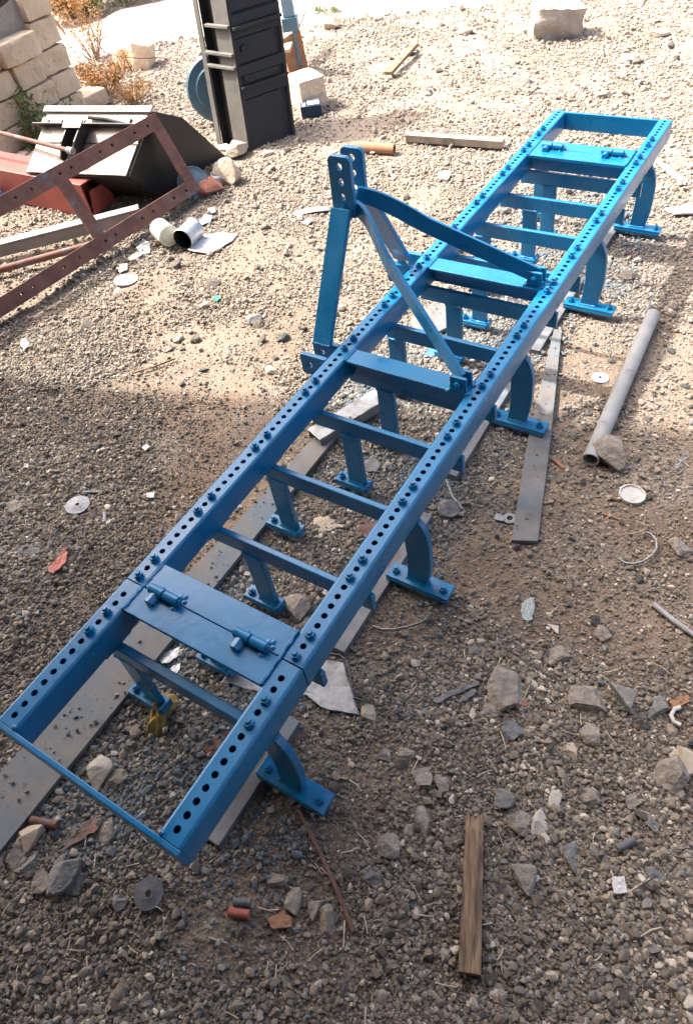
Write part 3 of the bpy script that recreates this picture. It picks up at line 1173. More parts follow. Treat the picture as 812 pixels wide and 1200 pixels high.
rockpx(669, 1002, 17, 27, 15, ROCKB, 'upright grey stone left of the white plastic chip')
rockpx(612, 1029, 26, 26, 16, ROCKM, 'grey stone right of the wooden stake near the bottom')
rockpx(455, 990, 26, 22, 17, ROCKM, 'brown-faced grey stone standing in fine gravel left of the stake')
rockpx(497, 912, 20, 22, 18, ROCKM, 'round grey stone alone in fine gravel above the stake')
rockpx(517, 919, 17, 15, 19, ROCKM, 'small brown stone touching the round grey stone')
rockpx(496, 960, 17, 28, 20, ROCKM, 'elongated grey stone above the brown-faced stone')
rockpx(591, 935, 23, 19, 21, ROCKB, 'blue-grey angular stone to the upper right of the stake')
rockpx(437, 1026, 20, 15, 23, ROCKB, 'blue stained stone low in the near gravel')
rockpx(122, 905, 26, 32, 24, ROCKW, 'white-veined pale rock inside the near frame opening', tall=.7)
rockpx(100, 900, 18, 24, 25, ROCKB, 'flat slate piece left of the white-veined rock', tall=.25)
rockpx(139, 912, 24, 18, 26, ROCKM, 'brown-grey stone right of the white-veined rock')
rockpx(37, 980, 26, 26, 27, ROCKT, 'brown stone under the rusty pipe stub by the plate')
rockpx(20, 1001, 20, 34, 28, ROCKM, 'tall grey stone at the lower edge of the steel plate')
rockpx(37, 1011, 18, 22, 29, ROCKB, 'grey stone right of the tall one near lower left')
rockpx(78, 1025, 28, 34, 30, ROCKB, 'big pale blue-grey rock at lower left', tall=.7)
rockpx(54, 1032, 24, 20, 31, ROCKM, 'flat grey rock left of the big pale blue-grey rock', tall=.5)
rockpx(90, 1034, 18, 18, 32, ROCKB, 'grey stone right of the big pale blue-grey rock')
rockpx(75, 1010, 20, 20, 33, ROCKB, 'dark green-grey stone above the big pale blue-grey rock')
rockpx(126, 974, 18, 22, 34, ROCKM, 'pale angular stone at the wide end of the rusty triangle', tall=.4)
rockpx(142, 1055, 16, 16, 35, ROCKB, 'blue tinted stone left of the grinding disc')
rockpx(345, 1055, 18, 22, 36, ROCKM, 'grey stone between the red tube stub and the thin rod')
rockpx(368, 1064, 16, 18, 37, ROCKM, 'cream-grey stone beside the lower end of the thin rod')
rockpx(384, 1076, 24, 24, 38, ROCKM, 'grey stone at the lower end of the thin rod')
rockpx(326, 1030, 22, 12, 39, ROCKM, 'low flat stone above the dark tube stub')
rockpx(525, 597, 26, 24, 40, ROCKB, 'smooth blue-grey rock right of the frame near the middle foot', tall=.7)
rockpx(350, 712, 32, 34, 41, ROCKM, 'big brown rock inside the frame beside a shank foot', tall=.6)
rockpx(357, 732, 22, 20, 42, ROCKM, 'brown stone in front of the big brown rock in the frame')
rockpx(383, 613, 30, 22, 43, ROCKT, 'flat tan slab of stone inside the middle of the frame', tall=.25)
rockpx(361, 652, 14, 13, 44, ROCKM, 'small square stone inside the frame by the big brown rock')
rockpx(113, 522, 15, 10, 45, ROCKB, 'dark oval pebble on the shaded gravel left of the frame')
rockpx(69, 538, 11, 8, 46, ROCKT, 'small tan pebble alone on the shaded gravel at left')
rockpx(298, 375, 20, 14, 47, ROCKB, 'blue-grey stone alone on sunlit ground left of the mast')
rockpx(241, 358, 11, 11, 48, ROCKT, 'tan stone beside a green plastic scrap')
rockpx(318, 434, 12, 12, 49, ROCKT, 'tan stone near the shade edge left of the frame')
rockpx(210, 398, 12, 11, 50, ROCKM, 'dark brown stone at the tip of a thin stick in the sun')
rockpx(198, 409, 14, 10, 51, ROCKM, 'brown clod next to the thin stick on sunlit ground')
rockpx(268, 209, 32, 28, 52, ROCKT, 'big tan stone heaped at the right foot of the bucket', tall=.9, sink=.05)
rockpx(248, 224, 28, 18, 53, BRICKR, 'red porous stone at the right foot of the bucket', tall=.9, sink=.05)
rockpx(279, 180, 24, 20, 54, ROCKT, 'rounded stone wedged under the foot of the dark steel column', tall=.9, sink=.05)
rockpx(264, 174, 18, 10, 55, ROCKW, 'flat pale stone left of the stone under the dark column')
rockpx(313, 180, 15, 9, 56, ROCKT, 'tan stone in front of the dark column foot')
rockpx(390, 32, 18, 14, 57, ROCKT, 'lone brown rock by the far road edge right of the column', tall=.9)
rockpx(658, 40, 30, 16, 58, ROCKM, 'grey rock against the far concrete chunk')
rockpx(612, 97, 22, 14, 59, ROCKM, 'dark stone in the far rubble below the concrete chunk')
rockpx(707, 112, 15, 11, 60, ROCKT, 'brown stone on far rubble above the frame end')
rockpx(722, 151, 34, 12, 61, BRICKR, 'reddish stone seen through the far end of the frame')
rockpx(704, 741, 16, 18, 62, ROCKM, 'squared grey stone on brown soil at right', tall=.5)
rockpx(556, 760, 15, 14, 63, ROCKB, 'blue-grey stone left of the large flat rock')
rockpx(796, 640, 18, 22, 64, ROCKM, 'grey stone right of the curved metal strip')
rockpx(453, 884, 14, 13, 66, ROCKB, 'pale blue painted pebble right of the near foot')
rockpx(476, 882, 18, 14, 67, ROCKM, 'brown stone beside the pale blue pebble')
rockpx(432, 834, 18, 15, 68, ROCKT, 'brown stone at the corner of the galvanised sheet')
rockpx(614, 823, 10, 9, 70, BRICKR, 'small red stone at the lower corner of the large flat rock')
rockpx(762, 963, 13, 18, 72, ROCKB, 'smooth dark oval stone above the bottom right')
rockpx(766, 1024, 16, 14, 73, ROCKB, 'dark grey stone right of the white plastic chip')
rockpx(692, 933, 20, 15, 74, ROCKM, 'pale grey stone between the cream stone and the rock at right edge')
rockpx(740, 938, 14, 11, 75, ROCKM, 'grey wedge stone left of the pale rock at right edge')
rockpx(160, 856, 14, 16, 76, ROCKM, 'rough stone at the edge of the steel plate under the first tine bar')
rockpx(16, 593, 26, 20, 78, ROCKM, 'low grey stone half buried at the left edge', tall=.2)
rockpx(33, 644, 28, 16, 79, ROCKB, 'dark grey flat stone left of the red plastic strip', tall=.3)
rockpx(740, 70, 22, 14, 80, ROCKW, 'pale angular stone in far rubble at right')
rockpx(772, 40, 20, 12, 81, ROCKW, 'pale stone near the top right of the yard')
rockpx(546, 38, 16, 12, 82, ROCKT, 'tan stone in rubble left of the concrete chunk')
rockpx(480, 62, 18, 12, 83, ROCKW, 'pale stone beside the thin far stick')
rockpx(520, 208, 14, 12, 84, ROCKW, 'pale pebble on the sunlit gravel right of the mast top')

# medium loose stones that nothing tells apart
med = [rock_mesh('loose_stone', 200 + i, (1, 0.8, 0.62), 12, 2, 0.04) for i in range(9)]
MEDM = [ROCKM, ROCKB, ROCKM, ROCKT, ROCKM, ROCKB, ROCKM, ROCKM, ROCKW]
for me_, m_ in zip(med, MEDM):
    me_.materials.append(m_)
rnd = random.Random(5)
nst = 0
while nst < 190:
    u, v = rnd.uniform(-40, 850), rnd.uniform(380, 1190) if rnd.random() < 0.75 else rnd.uniform(20, 400)
    p = G(u, v)
    if -0.02 < p.y < 0.62 and -0.1 < p.x < 2.9:
        continue
    if v < 250 and u < 300:
        continue
    bare = (560 < u < 812 and 540 < v < 760) or (190 < u < 340 and 470 < v < 620)
    if bare and rnd.random() < 0.7:
        continue
    o = bpy.data.objects.new('loose_stone', rnd.choice(med))
    COL.objects.link(o)
    s = rnd.uniform(0.018, 0.030) if v > 400 else rnd.uniform(0.03, 0.06)
    o.scale = (s * rnd.uniform(.8, 1.3), s, s * rnd.uniform(.7, 1.1))
    o.rotation_euler = (rnd.uniform(-.4, .4), rnd.uniform(-.4, .4), rnd.uniform(0, 6.3))
    o.location = (p.x, p.y, gz(p.x, p.y) - 0.004)
    setp(o, 'small loose stone lying among the gravel', 'stone', 'small loose stones among the gravel')
    nst += 1

# ------------------------------------------------------------------ background: stone wall, bucket, column, rusty frame
def xf(mb_, M):
    mb_.v = [tuple(M @ Vector(p)) for p in mb_.v]
    return mb_


def rough_block(name, x0, x1, y0, y1, z0, z1, m, parent, seed, amp=0.010):
    """a hand-cut stone block: subdivided box with worn edges and uneven faces"""
    rnd_ = random.Random(seed)
    bm = bmesh.new()
    bmesh.ops.create_cube(bm, size=1.0)
    bmesh.ops.subdivide_edges(bm, edges=bm.edges, cuts=7, use_grid_fill=True)
    off = Vector((rnd_.uniform(0, 90), rnd_.uniform(0, 90), rnd_.uniform(0, 90)))
    sx, sy, sz = x1 - x0, y1 - y0, z1 - z0
    c = Vector(((x0 + x1) / 2, (y0 + y1) / 2, (z0 + z1) / 2))
    for v in bm.verts:
        p = Vector((v.co.x * sx, v.co.y * sy, v.co.z * sz))
        # rounded edges
        e = 0.012
        q_ = Vector((max(-sx / 2 + e, min(sx / 2 - e, p.x)), max(-sy / 2 + e, min(sy / 2 - e, p.y)), max(-sz / 2 + e, min(sz / 2 - e, p.z))))
        d = p - q_
        if d.length > 1e-6:
            p = q_ + d.normalized() * e * (1 + 0.0) if d.length > e else p
        nv = p.normalized()
        p += nv * amp * (mnoise.noise(p * 14 + off) + 0.6 * mnoise.noise(p * 35 + off))
        v.co = p + c - (rootloc(parent) if parent else Vector((c.x, c.y, z0)))
    me_ = bpy.data.meshes.new(name)
    bm.to_mesh(me_)
    bm.free()
    me_.polygons.foreach_set('use_smooth', [True] * len(me_.polygons))
    me_.set_sharp_from_angle(angle=math.radians(45))
    me_.materials.append(m)
    o = bpy.data.objects.new(name, me_)
    COL.objects.link(o)
    if parent:
        o.parent = parent
    else:
        o.location = (c.x, c.y, z0)
        ROOTLOC[o.name] = Vector(o.location)
    return o


wall = empty('stone_wall', (2.8, 3.7, 0), 'stepped wall of pale limestone blocks at the left edge', 'wall')
rows = [-0.03, 0.035, 0.165, 0.298, 0.430, 0.575, 0.72]
sd = 1
for i in range(6):
    z0, z1 = rows[i] + 0.003, rows[i + 1] - 0.003
    j = 0.012 * ((i * 7) % 3 - 1)
    rough_block('block', 2.792 + j, 2.984 + j * .4, 3.452, 3.70, z0, z1, BLOCK, wall, sd); sd += 1
    if i < 5:
        x0 = 2.52 + 0.05 * (i % 2)
        rough_block('block', x0, 2.780 + j, 3.425 - (0.03 if i == 4 else 0), 3.70, z0, z1 - (0.02 if i == 4 else 0), BLOCK, wall, sd); sd += 1
        rough_block('block', x0 - 0.28, x0 - 0.008, 3.44, 3.72, z0, z1, BLOCK, wall, sd); sd += 1
    for k in range(3):
        rough_block('block', 2.27 + 0.25 * k + 0.1 * (i % 2), 2.51 + 0.25 * k + 0.1 * (i % 2), 3.71, 3.95, z0, z1, BLOCK, wall, sd); sd += 1
mb = MB()
mb.bb(2.30, 2.96, 3.50, 3.90, -0.03, 0.70)
mb.build('mortar_core', CONC, wall)

# fallen blocks beyond the wall
o = rough_block('stone_block', 3.02, 3.20, 3.50, 3.66, -0.01, 0.10, BLOCK, None, 60)
setp(o, 'pale block lying at the end of the stone wall under the dry bush', 'block')
for (u, v, sx, sy, sz, yaw, tl, lab, s_) in ((168, 78, .18, .13, .15, .5, .25, 'pale broken block tilted beside the road', 61), (147, 80, .10, .10, .12, -.3, -.2, 'smaller pale block chunk left of the tilted one by the road', 62)):
    p = gp(u, v)
    o = rough_block('stone_block', p.x - sx / 2, p.x + sx / 2, p.y - sy / 2, p.y + sy / 2, p.z - 0.02, p.z + sz, BLOCK, None, s_, 0.012)
    o.rotation_euler = (tl, .15, yaw)
    setp(o, lab, 'block')
p = gp(362, 122)
o = rough_block('stone_block', p.x - 0.08, p.x + 0.08, p.y - 0.10, p.y + 0.10, 0, 0.17, BLOCK, None, 63, 0.004)
o.rotation_euler = (0, 0, -0.55)
o.location.z = p.z - 0.01
setp(o, 'squared pale limestone block right of the dark steel column', 'block')

# black bundle on the wall
o = bpy.data.objects.new('black_bundle', rock_mesh('black_bundle', 91, (0.22, 0.22, 0.13), 8, 3, 0.12, CLOTH))
COL.objects.link(o)
o.location = G(-4, 16, 0.718)
setp(o, 'black bundle lying on top of the stone wall at the corner', 'bundle')

# concrete chunk by the road
p = gp(640, 46)
o = rough_block('concrete_chunk', p.x, p.x + 0.22, p.y - 0.14, p.y + 0.14, p.z - 0.04, p.z + 0.19, CONC, None, 93, 0.034)
o.rotation_euler = (0.10, -0.16, 0.45)
setp(o, 'big grey concrete chunk standing in the far rubble', 'concrete')

# dark loader bucket
AX = Vector((-0.122, 0.595, 0.0))
A, B_, C_, D = Vector((2.352, 2.185, 0.380)), Vector((2.75, 2.185, -0.005)), Vector((2.24, 2.185, -0.01)), Vector((2.092, 2.185, 0.186))
bk = empty('loader_bucket', (2.35, 2.45, 0.0), 'dark steel loader bucket tipped on its edge behind the rusty frame', 'bucket')
side = AX.normalized()
mb = MB()
E1 = Vector((2.52, 2.185, 0.285))
mb.prism([A, E1, B_, C_, D], side * 0.012)
mb.build('end_plate', BLACKSTEEL, bk, 0.002)
mb = MB()
mb.prism([p + AX - side * 0.012 for p in (A, E1, B_, C_, D)], side * 0.012)
mb.build('end_plate', BLACKSTEEL, bk, 0.002)


def slab(a, b, ax, th, inset=0.0135):
    """plate between lines a and b (3D points), running along ax"""
    n_ = (b - a).cross(ax).normalized() * th
    m_ = MB()
    s_ = ax.normalized() * inset
    m_.prism([a + s_, b + s_, b + ax - s_, a + ax - s_], n_)
    return m_


slab(D, A - Vector((0.002, 0, 0.001)), AX, 0.010).build('back_plate', PALESTEEL, bk, 0.001)  # paler than the other plates: sunlight on this side put into the colour
slab(A + Vector((0.004, 0, -.002)), E1, AX, -0.010).build('top_plate', BLACKSTEEL, bk, 0.001)
slab(E1, B_, AX, -0.010).build('floor_plate', BLACKSTEEL, bk, 0.001)
slab(D + Vector((0.004, 0, -0.002)), Vector((2.225, 2.185, 0.03)), AX, -0.008).build('cavity_shade_plate', BLACKSTEEL, bk)  # added black sheet stands for the shade inside the open bucket
dn = (D - A).normalized()
nout = AX.cross(D - A).normalized()
if nout.x > 0:
    nout = -nout


def onplate(t, s_, h=0.0):
    """t along the bucket 0..1, s_ metres down the back plate, h outwards"""
    return A + AX * t + dn * s_ + nout * h


# rim bar on the top edge, hole strip, angle and rib on the back plate
mb = MB()
mb.prism([onplate(-0.01, -0.012, 0.012), onplate(1.01, -0.012, 0.012), onplate(1.01, 0.018, 0.012), onplate(-0.01, 0.018, 0.012)], nout * 0.012)
mb.build('rim_bar', GREYPAINT, bk, 0.002)
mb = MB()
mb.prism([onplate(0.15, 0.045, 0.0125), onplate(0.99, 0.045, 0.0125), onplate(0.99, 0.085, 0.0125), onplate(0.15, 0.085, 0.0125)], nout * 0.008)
st = mb.build('hole_strip', PALESTEEL, bk, 0.001)
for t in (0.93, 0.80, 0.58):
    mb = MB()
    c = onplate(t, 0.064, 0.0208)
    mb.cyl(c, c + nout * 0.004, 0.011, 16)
    mb.build('bush', INK, st, smooth=True)  # raised black disc paints the dark of a strip hole, no real bushing
mb = MB()
mb.prism([onplate(0.06, 0.088, 0.0125), onplate(1.03, 0.088, 0.0125), onplate(1.03, 0.094, 0.0125), onplate(0.06, 0.094, 0.0125)], nout * 0.035)
mb.build('angle_rib', BLACKSTEEL, bk, 0.001)
mb = MB()
mb.prism([onplate(0.0, 0.17, 0.0125), onplate(1.0, 0.17, 0.0125), onplate(1.0, 0.173, 0.0125), onplate(0.0, 0.173, 0.0125)], nout * 0.004)
mb.build('seam', BLACKSTEEL, bk)
for t in (0.50, 0.62):
    mb = MB()
    mb.prism([onplate(t, 0.075, 0.013), onplate(t, 0.11, 0.075), onplate(t, 0.20, 0.075), onplate(t, 0.27, 0.045), onplate(t, 0.27, 0.013)], side * 0.010)
    mb.build('lug_plate', BLACKSTEEL, bk, 0.0015)
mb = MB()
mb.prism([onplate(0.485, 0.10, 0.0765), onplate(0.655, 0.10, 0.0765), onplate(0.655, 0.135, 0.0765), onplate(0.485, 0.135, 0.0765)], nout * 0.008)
mb.build('lug_cap', PALESTEEL, bk, 0.001)
mb = MB()
mb.tube([onplate(0.10, 0.09, 0.03), onplate(0.35, 0.06, 0.03), onplate(0.52, 0.055, 0.035)], 0.009, 8)
mb.build('torn_lip', BLACKSTEEL, bk)

# long rod leaning on the bucket lugs
mb = MB()
a = onplate(0.56, 0.235, 0.062)
b = G(-60, 140, 0.36)
mb.tube([a, a.lerp(b, .5), b, b + (b - a) * 0.4], 0.0105, 10)
o = mb.build('steel_rod', RUST, None, smooth=True)
setp(o, 'dark steel rod leaning from the left edge onto the bucket lug', 'rod')
mb = MB()
for k in range(3):
    c = a + (b - a).normalized() * (-0.012 - 0.012 * k)
    mb.cyl(c, c + (b - a).normalized() * 0.008, 0.017, 14)
setp(mb.build('collar', GREYPAINT, o), None)

# rusty drilled frame leaning on the bucket
L0 = Vector((2.29, 2.0, 0.036))
ex = Vector((-0.996, 0.088, 0.0)).normalized()
ez = Vector((0.088 * 0.435, 0.996 * 0.435, 0.90)).normalized()
en = ex.cross(ez).normalized()
if en.y > 0:
    en = -en
FR = Matrix((en, ex, ez)).transposed().to_4x4()
FR.translation = L0
rf = empty('drilled_frame', tuple(L0), 'rusty drilled ladder frame leaning against the bucket', 'frame')


def frail(s0, s1, c0, c1, holes, name):
    b = MB()
    N = 12
    hl = [[(y + 0.0065 * math.cos(2 * math.pi * k / N), z + 0.0065 * math.sin(2 * math.pi * k / N)) for k in range(N)] for (y, z) in holes]
    plate_with_holes(b, [(s0, c0), (s1, c0), (s1, c1), (s0, c1)], hl, -0.016, 0.010)
    b = xf(b, FR)
    return b.build(name, RUST, rf, 0.0015)


WR = 0.066
hs = [(0.045, WR / 2), (0.13, WR / 2)]
low = [0.045, 0.125, 0.26, 0.33, 0.49, 0.55, 0.70, 0.78, 0.94, 1.0, 1.16, 1.22, 1.4, 1.46]
frail(-0.03, 1.62, 0.0, WR, [(y, WR / 2) for y in low], 'long_rail')
frail(-0.03, 1.62, 0.315, 0.315 + WR, [(y, 0.315 + WR / 2) for y in low], 'long_rail')
for s0 in (-0.03, 0.53, 1.1):
    b = MB()
    b.bb(0.0015, 0.0115, s0, s0 + 0.06, WR + 0.0005, 0.3145)
    xf(b, FR).build('cross_rail', RUST, rf, 0.0015)
    b = MB()
    b.bb(-0.034, 0.0005, s0, s0 + 0.008, WR + 0.002, 0.312)
    xf(b, FR).build('cross_flange', RUST, rf, 0.001)
for c0 in (0.0, 0.315 + WR - 0.009):
    b = MB()
    b.bb(-0.045, -0.0165, -0.03, 1.62, c0, c0 + 0.009)
    xf(b, FR).build('rail_flange', RUST, rf, 0.001)

# other steel on the left
mb = MB()
a, b = G(-70, 195, 0.10), G(118, 232, 0.06)
dd = (b - a).normalized()
sdv = Vector((-dd.y, dd.x, 0)).normalized()
up = Vector((0, 0, 1))
w2, hh, th = 0.085, 0.085, 0.008
prof = [(-w2, hh), (w2, hh), (w2, -hh), (w2 - th, -hh), (w2 - th, hh - th), (-w2 + th, hh - th), (-w2 + th, -hh), (-w2, -hh)]
mb.prism([a + sdv * p_[0] + up * (p_[1] + 0.02) for p_ in prof], b - a)
o = mb.build('red_channel', RED, None, 0.002)
setp(o, 'red oxide steel channel lying behind the rusty frame', 'channel')
for t, wd in ((1.0, 0.075), (0.93, 0.06)):
    mb = MB()
    c = a.lerp(b, t) + dd * 0.001
    mb.prism([c + sdv * x_ + up * z_ for x_, z_ in ((-wd, -0.05), (wd, -0.05), (wd * 0.7, 0.06), (-wd * 0.7, 0.06))], dd * 0.01)
    mb.build('end_plate', RED, o, 0.001)


def bar(u0, v0, z0, u1, v1, z1, wd, th_, m, name, label, cat, bevel=0.0015):
    a_, b_ = G(u0, v0, z0), G(u1, v1, z1)
    m_ = MB()
    s_ = (b_ - a_).cross(Vector((0, 0, 1))).normalized()
    m_.ribbon([a_, b_], wd, th_, s_)
    return setp(m_.build(name, m, None, bevel), label, cat)


o = bar(-60, 300, 0.07, 163, 243, 0.075, 0.055, 0.010, GREYPAINT, 'flat_bar', 'grey flat steel bar running under the rusty frame', 'bar')
a_, b_ = G(-60, 300, 0.07), G(163, 243, 0.075)
s_ = (b_ - a_).cross(Vector((0, 0, 1))).normalized()
mb = MB()
mb.ribbon([a_ + s_ * 0.024 - Vector((0, 0, 0.03)), b_ + s_ * 0.024 - Vector((0, 0, 0.03))], 0.048, 0.008, (0, 0, 1))
mb.build('bar_flange', GREYPAINT, o, 0.001)
mb = MB()
mb.pipe(G(-50, 330, 0.03), G(128, 281, 0.03), 0.016, 0.013)
setp(mb.build('thin_pipe', RUST, None, smooth=True), 'brown rusty thin pipe lying through the rusty frame', 'pipe')
mb = MB()
p = G(3, 188, 0.03)
mb.lathe([(0.020, -0.03), (0.036, -0.03), (0.040, -0.01), (0.040, 0.02), (0.034, 0.03), (0.022, 0.03), (0.018, 0.02), (0.018, -0.02), (0.020, -0.03)], p, 24, Euler((0.9, 0, 0.9)).to_matrix())
setp(mb.build('pipe_flange', YELLOWP, None, smooth=True), 'ochre round pipe fitting at the left edge beside pale boards', 'fitting')
mb = MB()
p = G(3, 232, 0.05)
mb.lathe([(0.030, -0.03), (0.055, -0.03), (0.058, -0.02), (0.058, 0.02), (0.055, 0.03), (0.030, 0.03), (0.028, 0.0), (0.030, -0.03)], p, 28, Euler((1.0, 0, 1.2)).to_matrix())
setp(mb.build('tape_roll', TAPEB, None, smooth=True), 'dark blue tape roll at the left edge below the red channel', 'tape roll')
for (u0, v0, u1, v1, lab) in ((18, 205, 48, 178, 'pale board scrap left of the bucket, nearer the bucket'), (8, 200, 30, 180, 'pale board scrap left of the bucket, beside the ochre fitting')):
    bar(u0, v0, 0.03, u1, v1, 0.05, 0.07, 0.03, WOODP, 'board_scrap', lab, 'board')

# tall dark steel column
cl = empty('steel_column', (2.93, 2.12, 0.0), 'tall black welded steel column leaning beside the bucket', 'column')
BA, BB, BC = Vector((2.85, 2.318, 0)), Vector((2.823, 2.078, 0)), Vector((3.072, 1.954, 0))
BD = BA + BC - BB
HC = 1.1
LEAN = Vector((0.28, 0.15, 1.0))


def cpt(p, h):
    return Vector((p.x, p.y, 0)) + LEAN * h - Vector((0, 0, 0.02))


def cface(p0, p1, h0, h1, out, th_, m, name, parent=None, t0=0.0, t1=1.0, bevel=0.0015):
    """panel on the column face from p0 to p1 (fractions t0..t1), standing th_ proud along out"""
    h0, h1 = h0 * 0.93, h1 * 0.93
    a = p0.lerp(p1, t0)
    b = p0.lerp(p1, t1)
    m_ = MB()
    m_.prism([cpt(a, h0), cpt(b, h0), cpt(b, h1), cpt(a, h1)], out * th_)
    return m_.build(name, m, parent or cl, bevel)


nR = Vector(((BC - BB).y, -(BC - BB).x, 0)).normalized()
nR = nR if nR.x < 0 else -nR            # outward of the right face (towards the camera)
nL = Vector(((BB - BA).y, -(BB - BA).x, 0)).normalized()
nL = nL if nL.x < 0 else -nL
mb = MB()
ins = 0.016
q0 = [BA - nL * 0.05, BB - nL * 0.016 - nR * ins, BC - nR * ins, BD]
mb.prism([cpt(p, 0) for p in q0], LEAN * HC)
mb.build('core', BLACKSTEEL, cl)
# left face: flange, recess, flange; light on it put into a greyer steel
cface(BA, BB, 0, HC, nL, 0.008, COLGREY_LIT, 'flange', t0=0.0, t1=0.14)
cface(BA, BB, 0, HC, -nL, 0.05, BLACKSTEEL, 'flange_web', t0=0.145, t1=0.17)
cface(BA, BB, 0, HC, -nL, 0.012, COLGREY_LIT, 'face_plate', t0=0.52, t1=0.93)
cface(BA, BB, 0, HC, nL, 0.006, COLGREY_LIT, 'corner_angle', t0=0.935, t1=1.0)
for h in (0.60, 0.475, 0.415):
    cface(BA, BB, h, h + 0.013, nL, 0.022, COLGREY_LIT, 'rib', t0=0.16 if h < .55 else .3, t1=0.99)
# right face
cface(BB, BC, 0, HC, nR, 0.004, BLACKSTEEL, 'corner_angle', t0=0.0, t1=0.05)
cface(BB, BC, 0, HC, nR, 0.004, BLACKSTEEL, 'corner_angle', t0=0.94, t1=1.0)
for (h0, h1) in ((0.0, 0.265), (0.335, 0.375), (0.43, 0.545), (0.66, 1.1)):
    cface(BB, BC, h0 + 0.004, h1, -nR, 0.010, BLACKSTEEL, 'panel', t0=0.055, t1=0.80)
for (h0, h1, th_) in ((0.27, 0.32, 0.006), (0.322, 0.332, 0.024), (0.378, 0.425, 0.006), (0.55, 0.585, 0.006), (0.588, 0.602, 0.030), (0.605, 0.65, 0.005)):
    cface(BB, BC, h0, h1, nR, th_, BLACKSTEEL, 'band', t0=0.01, t1=0.99)
for h, dt in ((0.50, 0.13), (0.37, 0.10)):
    hb = cface(BB, BC, h - 0.014, h + 0.014, nR, 0.014, BLACKSTEEL, 'latch', t0=dt, t1=dt + 0.09)
    c = cpt(BB.lerp(BC, dt + 0.05), h * 0.93) + nR * 0.014
    b = MB()
    b.cyl(c - (BC - BB).normalized() * 0.018, c + (BC - BB).normalized() * 0.03, 0.005, 10)
    b.build('latch_pin', BLACKSTEEL, hb)

# slate blue wheel disc standing behind the column
cw = G(257, 104, 0.175)
vdir = (Vector(CAM_LOC) - cw)
vdir.z *= 0.3
q_ = vdir.to_track_quat('Z', 'Y').to_matrix()
mb = MB()
mb.lathe([(a_ * 0.88, b_) for a_, b_ in [(0.0001, 0.02), (0.09, 0.02), (0.125, 0.03), (0.140, 0.030), (0.148, 0.012), (0.195, 0.010), (0.205, 0.0), (0.205, -0.02), (0.0001, -0.02)]], cw, 48, q_)
setp(mb.build('wheel_disc', STEELBLUE, None, smooth=True), 'slate blue steel wheel disc propped behind the dark column', 'wheel disc')

# rusty sheet, blue clamp post and pale board behind the column
mb = MB()
p0, p1 = G(340, 88), G(362, 82)
mb.prism([p0, p1, p1 + Vector((0.0, 0.02, 0.225)), p0 + Vector((0, 0.03, 0.20))], Vector((0.014, 0.02, 0)))
setp(mb.build('rusty_sheet', RUST_LIGHT, None, 0.001), 'orange rusty steel sheet standing behind the column', 'sheet')
ps = empty('clamp_post', tuple(G(352, 84)), 'thin post with slate blue clamp head right of the column', 'post')
bp_ = G(352, 84)
mb = MB()
mb.cyl(bp_ - Vector((0, 0, 0.02)), bp_ + Vector((0, 0, 0.26)), 0.011, 10)
mb.build('pole', STEELBLUE, ps, smooth=True)
mb = MB()
mb.box(bp_ + Vector((0, 0.015, 0.275)), (0.085, 0.095, 0.075), Euler((0, 0, 0.5)).to_matrix())
h_ = mb.build('clamp_head', STEELBLUE, ps, 0.004)
mb = MB()
mb.box(bp_ + Vector((0, 0.015, 0.375)), (0.055, 0.07, 0.123), Euler((0, 0, 0.5)).to_matrix())
mb.build('clamp_jaw', LIDBLUE, h_, 0.004)
bar(333, 60, 0.16, 352, 14, 0.22, 0.07, 0.02, WOODP, 'board', 'pale board propped between the column and the blue clamp', 'board')

# small carton by the column
p = gp(366, 136)
ct = empty('carton', (p.x, p.y, p.z), 'small navy and white carton on the ground right of the column', 'carton')
R3 = Euler((0, 0, -0.95)).to_matrix()
mb = MB()
mb.box((p.x, p.y, p.z + 0.032), (0.115, 0.075, 0.07), R3)
mb.build('box', CARDBLUE, ct, 0.002)
mb = MB()
mb.box((p.x + 0.02, p.y - 0.005, p.z + 0.0685), (0.065, 0.0765, 0.004), R3)
mb.build('label_panel', CARDWHITE, ct)
mb = MB()
mb.box((p.x - .028, p.y + 0.025, p.z + 0.0685), (0.016, 0.05, 0.003), R3)
mb.build('white_stripe', CARDWHITE, ct)


# ------------------------------------------------------------------ packing steel under the machine
def slabpoly(name, pts_, z0, z1, m, label, cat, bevel=0.001):
    b_ = MB()
    b_.prism([(x, y, z0) for x, y in pts_], (0, 0, z1 - z0))
    return setp(b_.build(name, m, None, bevel), label, cat)


slabpoly('steel_plate', [(-.40, .484), (0.4, .487), (1.175, .492), (1.175, .555), (.76, .566), (.62, .578), (.2, .61), (-.40, .627)], -0.004, 0.0105, PLATE,
         'long weathered steel plate lying under the left side of the blue frame', 'steel plate')
for (x0, x1, y0, y1, lab) in ((0.066, 0.357, 0.088, 0.086, 'grey steel bar under the nearest right foot'), (0.545, 1.006, 0.087, 0.088, 'grey steel bar under the second right foot'),
                              (1.160, 1.600, 0.090, 0.098, 'grey steel bar under the third right foot'), (1.775, 2.23, 0.085, 0.092, 'grey steel bar under the fourth right foot'),
                              (2.47, 2.74, 0.090, 0.088, 'grey steel bar under the farthest right foot')):
    slabpoly('packing_bar', [(x0, y0), (x1, y1), (x1, y1 + 0.042), (x0, y0 + 0.042)], -0.014, 0.0106, GREYBAR, lab, 'bar', 0.0015)
    bpy.context.view_layer.objects
slabpoly('steel_strip', [(1.018, -0.131), (1.044, -0.192), (1.40, -0.092), (1.912, 0.060), (1.905, 0.085), (1.36, -0.037)], -0.004, 0.0095, PLATE,
         'long narrow steel strip lying under the right rail toward the grey pipe', 'steel strip')
